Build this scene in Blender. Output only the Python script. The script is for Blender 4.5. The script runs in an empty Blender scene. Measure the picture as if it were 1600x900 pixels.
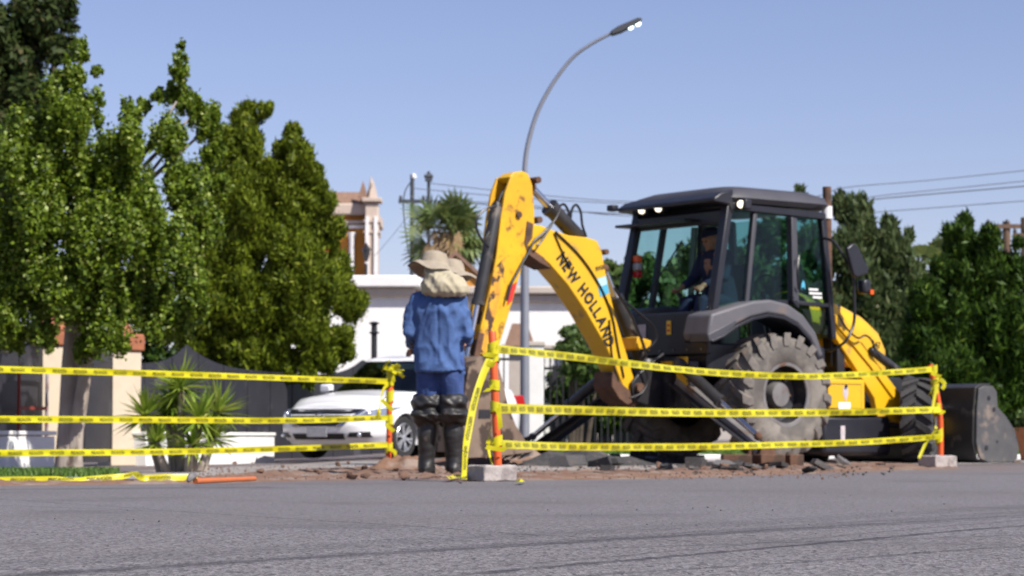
import bpy, bmesh, math, random
import numpy as np
from mathutils import Vector, Matrix, noise
R = math.radians
rnd = random.Random(7)
scene = bpy.context.scene
col = scene.collection

# ------------------------------------------------------------------ camera, sky, sun, exposure
CAM_H, FPX, HORIZON = 0.27, 3778.0, 687.0
PITCH = math.atan((HORIZON - 450.0) / FPX)
cam_data = bpy.data.cameras.new('camera')
cam = bpy.data.objects.new('camera', cam_data); col.objects.link(cam)
cam.location = (0, 0, CAM_H)
cam.rotation_euler = (math.pi / 2 + PITCH, 0, 0)
cam_data.sensor_width = 36.0
cam_data.lens = FPX / 1600.0 * 36.0
cam_data.clip_start = 0.1; cam_data.clip_end = 6000
cam_data.dof.use_dof = True
cam_data.dof.focus_distance = 6.2
cam_data.dof.aperture_fstop = 10.0
scene.camera = cam

SUN_EL, SUN_AZ = R(46), R(48)          # azimuth from -Y (behind the camera) towards +X (right)
to_sun = Vector((math.sin(SUN_AZ) * math.cos(SUN_EL), -math.cos(SUN_AZ) * math.cos(SUN_EL), math.sin(SUN_EL)))
world = bpy.data.worlds.new('World'); scene.world = world; world.use_nodes = True
wn = world.node_tree
sky = wn.nodes.new('ShaderNodeTexSky'); sky.sky_type = 'NISHITA'; sky.sun_disc = False
sky.sun_elevation = SUN_EL
sky.sun_rotation = math.atan2(to_sun.x, to_sun.y)
sky.altitude = 1200; sky.air_density = 1.0; sky.dust_density = 1.4; sky.ozone_density = 2.5
tint = wn.nodes.new('ShaderNodeMix'); tint.data_type = 'RGBA'; tint.blend_type = 'MULTIPLY'
tint.inputs[0].default_value = 1.0
tint.inputs[7].default_value = (1.10, 0.925, 1.02, 1)
wn.links.new(sky.outputs[0], tint.inputs[6])
wn.links.new(tint.outputs[2], wn.nodes['Background'].inputs[0])
wn.nodes['Background'].inputs[1].default_value = 0.091
sun_data = bpy.data.lights.new('sun', 'SUN'); sun_data.energy = 5.0; sun_data.angle = R(0.5)
sun_data.color = (1.0, 0.95, 0.88)
sun = bpy.data.objects.new('sun', sun_data); col.objects.link(sun)
sun.rotation_euler = (-to_sun).to_track_quat('-Z', 'Y').to_euler()
scene.view_settings.view_transform = 'Standard'; scene.view_settings.look = 'None'
scene.view_settings.exposure = 0.46; scene.view_settings.gamma = 1.0
scene.view_settings.use_curve_mapping = False
scene.render.engine = 'CYCLES'
scene.cycles.use_denoising = True
scene.cycles.max_bounces = 6; scene.cycles.transparent_max_bounces = 12
scene.cycles.caustics_reflective = False; scene.cycles.caustics_refractive = False

# ------------------------------------------------------------------ measuring: photo pixel (1600 x 900) -> place
CAM = Vector((0, 0, CAM_H))
_F = Vector((0, math.cos(PITCH), math.sin(PITCH))); _U = Vector((0, -math.sin(PITCH), math.cos(PITCH)))
def ray(px, py): return Vector((px - 800.0, 0, 0)) + _U * (450.0 - py) + _F * FPX
def at(px, py, Y):
    d = ray(px, py); return CAM + d * (Y / d.y)
def gnd(px, py, z=0.0):
    d = ray(px, py); return CAM + d * ((z - CAM_H) / d.z)
def smooth(t): t = min(1, max(0, t)); return t * t * (3 - 2 * t)
def zg(x, y): return -0.07 * smooth((-x - 1.8) / 1.5) * smooth((y - 19) / 5) * (1 - smooth((y - 60) / 20))

# ------------------------------------------------------------------ mesh helpers
class MB:
    def __init__(s): s.v = []; s.f = []
    def add(s, vs, fs):
        o = len(s.v); s.v += [tuple(v) for v in vs]; s.f += [tuple(i + o for i in f) for f in fs]; return s
    def box(s, c, d, rot=None, taper=1.0):
        x, y, z = d[0] / 2, d[1] / 2, d[2] / 2
        vs = [Vector((sx * x * (taper if sz > 0 else 1), sy * y * (taper if sz > 0 else 1), sz * z)) for sz in (-1, 1) for sx, sy in ((-1, -1), (1, -1), (1, 1), (-1, 1))]
        if rot is not None: vs = [rot @ v for v in vs]
        return s.add([v + Vector(c) for v in vs], [(3, 2, 1, 0), (4, 5, 6, 7), (0, 1, 5, 4), (1, 2, 6, 5), (2, 3, 7, 6), (3, 0, 4, 7)])
    def prism(s, pts, a, b, axis='y'):
        n = len(pts)
        def mk(p, t):
            return (p[0], t, p[1]) if axis == 'y' else ((t, p[0], p[1]) if axis == 'x' else (p[0], p[1], t))
        vs = [mk(p, a) for p in pts] + [mk(p, b) for p in pts]
        fs = [tuple(range(n)), tuple(range(2 * n - 1, n - 1, -1))]
        fs += [(i, i + n, (i + 1) % n + n, (i + 1) % n) for i in range(n)]
        return s.add(vs, fs)
    def bar(s, p, q, w, t, up=(0, 0, 1)):
        p, q = Vector(p), Vector(q); d = q - p; L = d.length; d.normalize()
        side = d.cross(Vector(up))
        if side.length < 1e-4: side = d.cross(Vector((1, 0, 0)))
        side.normalize(); u = side.cross(d)
        rot = Matrix((d, side, u)).transposed()
        return s.box((p + q) / 2, (L, w, t), rot)
    def tube(s, path, r, n=8, cap=True, closed=False):
        P = [Vector(p) for p in path]; m = len(P)
        rr = r if isinstance(r, (list, tuple)) else [r] * m
        t = (P[1] - P[0]).normalized(); a = t.orthogonal().normalized(); vs = []
        for i in range(m):
            t2 = (P[min(i + 1, m - 1)] - P[max(i - 1, 0)])
            if t2.length < 1e-9: t2 = t
            t2.normalize(); q = t.rotation_difference(t2); a = q @ a; t = t2
            a = (a - t * a.dot(t)).normalized(); b = t.cross(a)
            vs += [P[i] + (a * math.cos(2 * math.pi * k / n) + b * math.sin(2 * math.pi * k / n)) * rr[i] for k in range(n)]
        fs = [(i * n + k, i * n + (k + 1) % n, (i + 1) * n + (k + 1) % n, (i + 1) * n + k) for i in range(m - 1) for k in range(n)]
        if cap: fs += [tuple(range(n - 1, -1, -1)), tuple(range((m - 1) * n, m * n))]
        return s.add(vs, fs)
    def lathe(s, prof, c=(0, 0, 0), axis=(0, 0, 1), n=24, cap=True):
        c = Vector(c); ax = Vector(axis).normalized(); u = ax.orthogonal().normalized(); w = ax.cross(u); m = len(prof)
        vs = [c + ax * t + (u * math.cos(2 * math.pi * k / n) + w * math.sin(2 * math.pi * k / n)) * r for r, t in prof for k in range(n)]
        fs = [(i * n + k, i * n + (k + 1) % n, (i + 1) * n + (k + 1) % n, (i + 1) * n + k) for i in range(m - 1) for k in range(n)]
        if cap: fs += [tuple(range(n - 1, -1, -1)), tuple(range((m - 1) * n, m * n))]
        return s.add(vs, fs)
    def loft(s, rings, n=24, cap=True, e=2.0):
        """rings: (cx, cy, cz, rx, ry) horizontal super-ellipses"""
        vs = []
        for cx, cy, cz, rx, ry in rings:
            for k in range(n):
                a = 2 * math.pi * k / n; ca, sa = math.cos(a), math.sin(a)
                vs.append((cx + rx * math.copysign(abs(ca) ** (2 / e), ca), cy + ry * math.copysign(abs(sa) ** (2 / e), sa), cz))
        m = len(rings)
        fs = [(i * n + k, i * n + (k + 1) % n, (i + 1) * n + (k + 1) % n, (i + 1) * n + k) for i in range(m - 1) for k in range(n)]
        if cap: fs += [tuple(range(n - 1, -1, -1)), tuple(range((m - 1) * n, m * n))]
        return s.add(vs, fs)
    def ball(s, c, r, n=10, rot=None):
        r = r if isinstance(r, (tuple, list)) else (r, r, r); vs = [(0, 0, -1)]; m = n // 2
        for i in range(1, m):
            a = -math.pi / 2 + math.pi * i / m
            vs += [(math.cos(a) * math.cos(2 * math.pi * k / n), math.cos(a) * math.sin(2 * math.pi * k / n), math.sin(a)) for k in range(n)]
        vs.append((0, 0, 1)); L = len(vs) - 1
        fs = [(0, 1 + (k + 1) % n, 1 + k) for k in range(n)]
        for i in range(m - 2):
            fs += [(1 + i * n + k, 1 + i * n + (k + 1) % n, 1 + (i + 1) * n + (k + 1) % n, 1 + (i + 1) * n + k) for k in range(n)]
        fs += [(1 + (m - 2) * n + k, 1 + (m - 2) * n + (k + 1) % n, L) for k in range(n)]
        vv = [Vector((v[0] * r[0], v[1] * r[1], v[2] * r[2])) for v in vs]
        if rot is not None: vv = [rot @ v for v in vv]
        return s.add([v + Vector(c) for v in vv], fs)
    def grid(s, fn, nu, nv):
        vs = [fn(i / nu, j / nv) for i in range(nu + 1) for j in range(nv + 1)]
        fs = [(i * (nv + 1) + j, (i + 1) * (nv + 1) + j, (i + 1) * (nv + 1) + j + 1, i * (nv + 1) + j + 1) for i in range(nu) for j in range(nv)]
        return s.add(vs, fs)
    def mesh(s, name, m=None, smooth_angle=35, fix=True):
        me = bpy.data.meshes.new(name); me.from_pydata(s.v, [], s.f); me.validate()
        if fix:
            bm = bmesh.new(); bm.from_mesh(me); bmesh.ops.recalc_face_normals(bm, faces=bm.faces); bm.to_mesh(me); bm.free()
        if smooth_angle:
            me.polygons.foreach_set('use_smooth', [True] * len(me.polygons)); me.set_sharp_from_angle(angle=R(smooth_angle))
        if m: me.materials.append(m)
        return me
    def build(s, name, m, parent=None, bevel=0, smooth_angle=35, fix=True, segs=2):
        return link(name, s.mesh(name, m, smooth_angle, fix), parent, bevel, segs)
def link(name, me, parent=None, bevel=0, segs=2):
    o = bpy.data.objects.new(name, me); col.objects.link(o)
    if parent: o.parent = parent
    if bevel:
        b = o.modifiers.new('bevel', 'BEVEL'); b.width = bevel; b.segments = segs; b.limit_method = 'ANGLE'; b.angle_limit = R(40)
    return o
def tag(o, label=None, cat=None, group=None, kind=None):
    if label: o['label'] = label
    if cat: o['category'] = cat
    if group: o['group'] = group
    if kind: o['kind'] = kind
    return o
def thing(name, label, cat, loc=(0, 0, 0), rz=0, group=None):
    o = bpy.data.objects.new(name, None); col.objects.link(o); o.empty_display_size = 0.1
    o.location = loc; o.rotation_euler = (0, 0, rz)
    return tag(o, label, cat, group)
def copy_of(o, parent=None, name=None):
    c = o.copy(); col.objects.link(c); c.parent = parent
    return c
def wrap(mb, voxel, iters=4, disp=None):
    """union of overlapping closed shapes as one continuous surface, smoothed, with folds"""
    o = mb.build('tmp', None, smooth_angle=0)
    r = o.modifiers.new('r', 'REMESH'); r.mode = 'VOXEL'; r.voxel_size = voxel
    if iters:
        sm = o.modifiers.new('s', 'SMOOTH'); sm.iterations = iters; sm.factor = 0.5
    dg = bpy.context.evaluated_depsgraph_get()
    me = bpy.data.meshes.new_from_object(o.evaluated_get(dg)); old = o.data
    bpy.data.objects.remove(o); bpy.data.meshes.remove(old)
    if disp:
        nn = [v.normal.copy() for v in me.vertices]
        for v, nv in zip(me.vertices, nn): v.co += nv * disp(v.co)
    me.polygons.foreach_set('use_smooth', [True] * len(me.polygons))
    return me
def wrapped(mb, name, m, parent, voxel, iters=4, disp=None):
    me = wrap(mb, voxel, iters, disp); me.name = name; me.materials.append(m)
    return link(name, me, parent)
_txt = {}
def text_mesh(s, bold=0.0):
    """flat lettering: verts (x, y), faces; height of a capital = 1"""
    if (s, bold) in _txt: return _txt[(s, bold)]
    cu = bpy.data.curves.new('t', 'FONT'); cu.body = s; cu.size = 1.0; cu.resolution_u = 2; cu.offset = bold
    o = bpy.data.objects.new('t', cu); col.objects.link(o)
    dg = bpy.context.evaluated_depsgraph_get(); me = bpy.data.meshes.new_from_object(o.evaluated_get(dg))
    vs = [(v.co.x / 0.69, v.co.y / 0.69) for v in me.vertices]; fs = [tuple(p.vertices) for p in me.polygons]
    bpy.data.objects.remove(o); bpy.data.curves.remove(cu); bpy.data.meshes.remove(me)
    _txt[(s, bold)] = (vs, fs); return vs, fs
def spline(pts, n):
    """Catmull-Rom through pts"""
    P = [Vector(p) for p in pts]; out = []
    for k in range(n):
        t = k / (n - 1) * (len(P) - 1); i = min(int(t), len(P) - 2); u = t - i
        p0 = P[max(i - 1, 0)]; p1 = P[i]; p2 = P[i + 1]; p3 = P[min(i + 2, len(P) - 1)]
        out.append(0.5 * ((2 * p1) + (p2 - p0) * u + (2 * p0 - 5 * p1 + 4 * p2 - p3) * u * u + (3 * p1 - p0 - 3 * p2 + p3) * u ** 3))
    return out
def nz(x, y, z): return noise.noise(Vector((x, y, z)))

# ------------------------------------------------------------------ materials
MT = {}
def mat(name, c1, c2=None, rough=0.6, metal=0.0, scale=6.0, bump=0.0, bscale=None, c3=None, s3=2.0, t3=0.55, spec=0.5, detail=4, stretch=None, coat=0.0, soft3=0.1):
    m = bpy.data.materials.new(name); m.use_nodes = True; nt = m.node_tree; N = nt.nodes; Lk = nt.links
    b = N['Principled BSDF']; b.inputs['Roughness'].default_value = rough; b.inputs['Metallic'].default_value = metal
    b.inputs['Specular IOR Level'].default_value = spec; b.inputs['Coat Weight'].default_value = coat
    tc = N.new('ShaderNodeTexCoord'); vec = tc.outputs['Object']
    if stretch:
        mp = N.new('ShaderNodeMapping'); mp.inputs['Scale'].default_value = stretch; Lk.new(vec, mp.inputs[0]); vec = mp.outputs[0]
    def nzn(sc, det=detail):
        t = N.new('ShaderNodeTexNoise'); t.inputs['Scale'].default_value = sc; t.inputs['Detail'].default_value = det; Lk.new(vec, t.inputs['Vector']); return t
    def mixc(fac, a, b_):
        x = N.new('ShaderNodeMix'); x.data_type = 'RGBA'
        Lk.new(fac, x.inputs[0])
        for sock, val in ((x.inputs[6], a), (x.inputs[7], b_)):
            if isinstance(val, tuple): sock.default_value = (*val, 1)
            else: Lk.new(val, sock)
        return x.outputs[2]
    def ramp(src, lo, hi):
        r = N.new('ShaderNodeMapRange'); r.inputs['From Min'].default_value = lo; r.inputs['From Max'].default_value = hi; Lk.new(src, r.inputs[0]); return r.outputs[0]
    cur = c1
    if c2 is not None: cur = mixc(ramp(nzn(scale).outputs[0], 0.3, 0.7), c1, c2)
    if c3 is not None: cur = mixc(ramp(nzn(s3, 8).outputs[0], t3, t3 + soft3), cur, c3)
    if isinstance(cur, tuple): b.inputs['Base Color'].default_value = (*cur, 1)
    else: Lk.new(cur, b.inputs['Base Color'])
    if bump:
        bp = N.new('ShaderNodeBump'); bp.inputs['Strength'].default_value = bump; bp.inputs['Distance'].default_value = 0.02
        Lk.new(nzn(bscale or scale * 3, 6).outputs[0], bp.inputs['Height']); Lk.new(bp.outputs[0], b.inputs['Normal'])
    MT[name] = m; return m
def leafmat(name, c1, c2, c3=None, trans=0.35, rough=0.5, spec=0.35):
    m = bpy.data.materials.new(name); m.use_nodes = True; nt = m.node_tree; N = nt.nodes; Lk = nt.links
    b = N['Principled BSDF']; b.inputs['Roughness'].default_value = rough; b.inputs['Specular IOR Level'].default_value = spec
    g = N.new('ShaderNodeNewGeometry'); cr = N.new('ShaderNodeValToRGB'); Lk.new(g.outputs['Random Per Island'], cr.inputs[0])
    cr.color_ramp.elements[0].color = (*c1, 1); cr.color_ramp.elements[1].color = (*c2, 1)
    if c3: e = cr.color_ramp.elements.new(0.93); e.color = (*c2, 1); cr.color_ramp.elements[2].color = (*c3, 1)
    Lk.new(cr.outputs[0], b.inputs['Base Color'])
    tr = N.new('ShaderNodeBsdfTranslucent'); hs = N.new('ShaderNodeHueSaturation'); hs.inputs['Value'].default_value = 1.5; hs.inputs['Hue'].default_value = 0.48
    Lk.new(cr.outputs[0], hs.inputs['Color']); Lk.new(hs.outputs[0], tr.inputs[0])
    mx = N.new('ShaderNodeMixShader'); mx.inputs[0].default_value = trans
    Lk.new(b.outputs[0], mx.inputs[1]); Lk.new(tr.outputs[0], mx.inputs[2]); Lk.new(mx.outputs[0], N['Material Output'].inputs[0])
    MT[name] = m; return m
def glassmat(name, tintc, refl=0.12):
    m = bpy.data.materials.new(name); m.use_nodes = True; nt = m.node_tree; N = nt.nodes; Lk = nt.links
    N.remove(N['Principled BSDF'])
    t = N.new('ShaderNodeBsdfTransparent'); t.inputs[0].default_value = (*tintc, 1)
    g = N.new('ShaderNodeBsdfGlossy'); g.inputs['Roughness'].default_value = 0.03
    fr0 = N.new('ShaderNodeLayerWeight'); fr = N.new('ShaderNodeMath'); fr.operation = 'POWER'; fr.inputs[1].default_value = 4.0; Lk.new(fr0.outputs['Facing'], fr.inputs[0])
    ad = N.new('ShaderNodeMath'); ad.operation = 'MULTIPLY_ADD'; ad.inputs[1].default_value = 0.5; ad.inputs[2].default_value = refl - 0.03; Lk.new(fr.outputs[0], ad.inputs[0])
    mx = N.new('ShaderNodeMixShader'); Lk.new(ad.outputs[0], mx.inputs[0]); Lk.new(t.outputs[0], mx.inputs[1]); Lk.new(g.outputs[0], mx.inputs[2])
    Lk.new(mx.outputs[0], N['Material Output'].inputs[0]); MT[name] = m; return m
def emit(name, c, s):
    m = bpy.data.materials.new(name); m.use_nodes = True; b = m.node_tree.nodes['Principled BSDF']
    b.inputs['Base Color'].default_value = (*c, 1); b.inputs['Emission Color'].default_value = (*c, 1); b.inputs['Emission Strength'].default_value = s
    MT[name] = m; return m
mat('yellow', (0.72, 0.42, 0.008), (0.66, 0.37, 0.010), rough=0.42, scale=3, bump=0.05, c3=(0.40, 0.25, 0.06), s3=5, t3=0.6, coat=0.15, soft3=0.08)
mat('yellow_worn', (0.72, 0.41, 0.008), (0.62, 0.32, 0.012), rough=0.5, scale=4, bump=0.1, c3=(0.11, 0.045, 0.02), s3=9, t3=0.6, soft3=0.08)
mat('yellow_dipper', (0.72, 0.41, 0.008), (0.62, 0.32, 0.012), rough=0.5, scale=4, bump=0.1, c3=(0.15, 0.07, 0.022), s3=11, t3=0.565, soft3=0.14)
mat('yellow_chipped', (0.74, 0.42, 0.02), (0.5, 0.22, 0.03), rough=0.6, scale=7, bump=0.2, c3=(0.06, 0.03, 0.018), s3=6, t3=0.5, soft3=0.05)
mat('black_metal', (0.012, 0.012, 0.015), (0.022, 0.021, 0.023), rough=0.45, scale=5, c3=(0.07, 0.06, 0.055), s3=4, t3=0.62)
mat('cylinder_black', (0.02, 0.02, 0.022), (0.04, 0.038, 0.037), rough=0.4, scale=6, c3=(0.13, 0.11, 0.09), s3=5, t3=0.6)
mat('cab_black', (0.010, 0.011, 0.017), (0.018, 0.018, 0.024), rough=0.4, scale=4)
mat('cab_grey', (0.085, 0.083, 0.095), (0.115, 0.11, 0.12), rough=0.55, scale=3, bump=0.05, c3=(0.15, 0.12, 0.10), s3=3, t3=0.58)
mat('cab_pillar', (0.045, 0.045, 0.055), (0.06, 0.058, 0.068), rough=0.5, scale=4)
mat('rubber', (0.085, 0.077, 0.07), (0.14, 0.126, 0.112), rough=0.9, scale=7, bump=0.3, c3=(0.21, 0.19, 0.165), s3=3, t3=0.45)
mat('rubber_tread', (0.12, 0.108, 0.098), (0.19, 0.17, 0.15), rough=0.9, scale=9, bump=0.3, c3=(0.25, 0.17, 0.12), s3=5, t3=0.6)
mat('rubber_dark', (0.028, 0.027, 0.029), (0.05, 0.048, 0.048), rough=0.85, scale=7, bump=0.3)
mat('hose', (0.01, 0.01, 0.012), rough=0.4)
mat('chrome', (0.7, 0.7, 0.72), (0.5, 0.5, 0.52), rough=0.22, metal=1.0)
mat('steel_dull', (0.30, 0.29, 0.28), (0.2, 0.18, 0.17), rough=0.5, metal=0.6, c3=(0.2, 0.11, 0.06), s3=6, t3=0.6)
mat('rust', (0.085, 0.038, 0.022), (0.14, 0.075, 0.045), rough=0.85, scale=8, bump=0.3, c3=(0.05, 0.03, 0.02), s3=4)
mat('muddy_steel', (0.20, 0.145, 0.105), (0.14, 0.095, 0.068), rough=0.8, scale=5, bump=0.25, c3=(0.045, 0.028, 0.020), s3=4.0, t3=0.50, soft3=0.05)
mat('bucket_black', (0.018, 0.018, 0.02), (0.032, 0.031, 0.031), rough=0.5, scale=4, bump=0.1, c3=(0.16, 0.14, 0.12), s3=3.5, t3=0.6)
mat('bucket_side', (0.06, 0.06, 0.064), (0.09, 0.087, 0.087), rough=0.55, scale=6, bump=0.12, c3=(0.2, 0.16, 0.13), s3=4, t3=0.6)
mat('logo_black', (0.012, 0.010, 0.008), rough=0.6)
mat('logo_red', (0.55, 0.03, 0.02), rough=0.5)
mat('white_paint', (0.83, 0.82, 0.80), (0.74, 0.73, 0.71), rough=0.6, scale=4, bump=0.05)
mat('label_white', (0.7, 0.7, 0.7), rough=0.5)
mat('label_grey', (0.42, 0.38, 0.42), (0.55, 0.5, 0.5), rough=0.5, scale=30)
mat('label_blue', (0.08, 0.38, 0.55), rough=0.5)
mat('label_pale', (0.42, 0.62, 0.66), rough=0.5)
mat('label_yellow', (0.75, 0.5, 0.03), rough=0.5)
emit('lamp_on', (1.0, 0.88, 0.66), 1.6)
emit('led_on', (0.82, 1.0, 0.95), 2.2)
mat('lens_orange', (0.75, 0.10, 0.01), rough=0.25)
mat('lens_red', (0.4, 0.012, 0.015), rough=0.25)
mat('lens_grey', (0.35, 0.35, 0.35), rough=0.3)
glassmat('cab_glass', (0.62, 0.79, 0.755), 0.05)
glassmat('car_glass', (0.12, 0.17, 0.17), 0.10)
mat('car_white', (0.80, 0.80, 0.81), rough=0.28, coat=0.6)
mat('car_black', (0.012, 0.012, 0.014), rough=0.4)
mat('car_lamp', (0.32, 0.36, 0.42), rough=0.08, metal=0.5, coat=1.0)
mat('car_lens', (0.85, 0.88, 0.92), rough=0.1, metal=0.9)
mat('plate', (0.42, 0.42, 0.44), (0.3, 0.3, 0.34), rough=0.5, scale=25)
mat('alloy', (0.62, 0.63, 0.66), rough=0.3, metal=0.7)
mat('tyre_black', (0.02, 0.02, 0.02), rough=0.85)
mat('tape', (0.58, 0.51, 0.006), (0.50, 0.47, 0.010), rough=0.38, scale=9)
mat('tape_print', (0.10, 0.088, 0.010), rough=0.5)
mat('orange', (0.72, 0.11, 0.015), (0.60, 0.085, 0.015), rough=0.5, scale=10, c3=(0.45, 0.09, 0.03), s3=8, t3=0.62)
mat('block', (0.42, 0.37, 0.34), (0.30, 0.27, 0.26), rough=0.95, scale=12, bump=0.5, c3=(0.2, 0.17, 0.16), s3=6, t3=0.58)
mat('shirt', (0.055, 0.105, 0.25), (0.075, 0.135, 0.30), rough=0.9, scale=9, bump=0.15, bscale=40, spec=0.2)
mat('jeans', (0.035, 0.065, 0.18), (0.06, 0.10, 0.26), rough=0.92, scale=10, bump=0.2, bscale=50, spec=0.2)
mat('wader', (0.012, 0.012, 0.013), (0.026, 0.025, 0.025), rough=0.5, scale=6, c3=(0.12, 0.10, 0.09), s3=7, t3=0.62)
mat('hat', (0.27, 0.225, 0.17), (0.34, 0.29, 0.22), rough=0.95, scale=14, bump=0.2, bscale=60)
mat('cloth', (0.36, 0.32, 0.22), (0.44, 0.39, 0.28), rough=0.95, scale=9)
mat('skin', (0.36, 0.19, 0.12), (0.30, 0.15, 0.09), rough=0.6, scale=8)
mat('hair', (0.015, 0.012, 0.010), rough=0.7)
mat('glove', (0.015, 0.015, 0.02), rough=0.7)
mat('navy', (0.012, 0.016, 0.05), (0.02, 0.025, 0.065), rough=0.9, scale=9)
mat('planter_orange', (0.52, 0.20, 0.08), (0.44, 0.17, 0.07), rough=0.85, scale=6, bump=0.1)
mat('terracotta', (0.36, 0.13, 0.06), (0.28, 0.10, 0.05), rough=0.85, scale=9, bump=0.2)
mat('cream', (0.62, 0.53, 0.40), (0.56, 0.47, 0.35), rough=0.85, scale=5, bump=0.08)
mat('white_wall', (0.84, 0.83, 0.80), (0.78, 0.77, 0.74), rough=0.9, scale=4, bump=0.2, bscale=40)
mat('fence_metal', (0.020, 0.020, 0.026), (0.032, 0.031, 0.037), rough=0.5, scale=3, c3=(0.075, 0.072, 0.078), s3=1.4, t3=0.6)
mat('frame_red', (0.22, 0.035, 0.02), rough=0.6)
mat('frame_pale', (0.55, 0.54, 0.55), (0.2, 0.06, 0.04), rough=0.5, scale=7)
mat('bark', (0.24, 0.19, 0.155), (0.46, 0.40, 0.34), rough=0.95, scale=5, bump=0.6, stretch=(1, 1, 0.35), c3=(0.07, 0.05, 0.04), s3=4)
mat('bark_dark', (0.10, 0.075, 0.055), (0.05, 0.04, 0.03), rough=0.95, scale=6, bump=0.5)
leafmat('leaf_poplar', (0.03, 0.065, 0.005), (0.20, 0.285, 0.020), (0.42, 0.46, 0.16), trans=0.3, rough=0.5, spec=0.35)
leafmat('leaf_juniper', (0.03, 0.055, 0.005), (0.175, 0.22, 0.014), (0.23, 0.24, 0.04), trans=0.18, spec=0.15)
leafmat('leaf_dark', (0.014, 0.028, 0.008), (0.05, 0.068, 0.018), (0.10, 0.08, 0.04), trans=0.15, spec=0.1)
leafmat('leaf_pine', (0.008, 0.024, 0.004), (0.06, 0.115, 0.014), (0.12, 0.17, 0.025), trans=0.15, spec=0.15)
leafmat('leaf_olive', (0.05, 0.08, 0.03), (0.11, 0.145, 0.055), (0.18, 0.18, 0.09), trans=0.3, spec=0.2)
leafmat('leaf_bush', (0.06, 0.11, 0.025), (0.11, 0.17, 0.04), (0.18, 0.22, 0.08), trans=0.35)
leafmat('leaf_yucca', (0.13, 0.22, 0.025), (0.29, 0.37, 0.06), (0.45, 0.45, 0.14), trans=0.3, rough=0.4)
leafmat('leaf_palm', (0.09, 0.14, 0.045), (0.17, 0.22, 0.07), (0.28, 0.27, 0.09), trans=0.25)
leafmat('leaf_dead', (0.26, 0.17, 0.08), (0.36, 0.25, 0.13), trans=0.2)
leafmat('grass', (0.06, 0.13, 0.025), (0.12, 0.20, 0.035), (0.22, 0.24, 0.09), trans=0.3)
mat('lawn', (0.06, 0.11, 0.022), (0.11, 0.16, 0.035), rough=0.95, scale=7, bump=0.5)
mat('soil', (0.21, 0.115, 0.072), (0.15, 0.083, 0.054), rough=0.95, scale=6, bump=0.7, bscale=30, c3=(0.24, 0.18, 0.145), s3=3, t3=0.5)
mat('soil_clod', (0.22, 0.13, 0.09), (0.15, 0.09, 0.065), rough=0.95, scale=14, bump=0.6)
mat('asphalt_chunk', (0.035, 0.034, 0.036), (0.07, 0.066, 0.066), rough=0.9, scale=20, bump=0.7, c3=(0.16, 0.13, 0.11), s3=5, t3=0.6)
mat('asphalt_chunk_pale', (0.12, 0.115, 0.12), (0.17, 0.16, 0.155), rough=0.9, scale=20, bump=0.6, c3=(0.24, 0.17, 0.12), s3=5, t3=0.6)
mat('pavement', (0.24, 0.225, 0.215), (0.30, 0.28, 0.26), rough=0.95, scale=2, bump=0.25, bscale=50, c3=(0.28, 0.20, 0.15), s3=0.9, t3=0.55)
mat('stone', (0.20, 0.19, 0.19), (0.34, 0.32, 0.31), rough=0.9, scale=30)
mat('tool_orange', (0.50, 0.13, 0.035), (0.40, 0.12, 0.05), rough=0.6, scale=12)
mat('pole_grey', (0.27, 0.28, 0.32), (0.22, 0.23, 0.27), rough=0.45, metal=0.3, scale=3)
mat('pole_dark', (0.05, 0.055, 0.065), rough=0.6)
mat('wood_pole', (0.16, 0.10, 0.065), (0.11, 0.07, 0.045), rough=0.9, scale=6, stretch=(1, 1, 0.2))
mat('wire', (0.16, 0.17, 0.20), rough=0.6)
mat('church_orange', (0.62, 0.28, 0.05), (0.56, 0.25, 0.05), rough=0.9, scale=2)
mat('church_stone', (0.56, 0.46, 0.38), (0.48, 0.39, 0.32), rough=0.9, scale=3, bump=0.2)
mat('roof_brown', (0.20, 0.12, 0.085), (0.26, 0.16, 0.11), rough=0.9, scale=8, bump=0.3)
mat('beige_trim', (0.52, 0.46, 0.40), (0.46, 0.40, 0.35), rough=0.9, scale=4)
mat('iron', (0.018, 0.018, 0.02), rough=0.5)
mat('window_dark', (0.02, 0.025, 0.03), rough=0.1)

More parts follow.
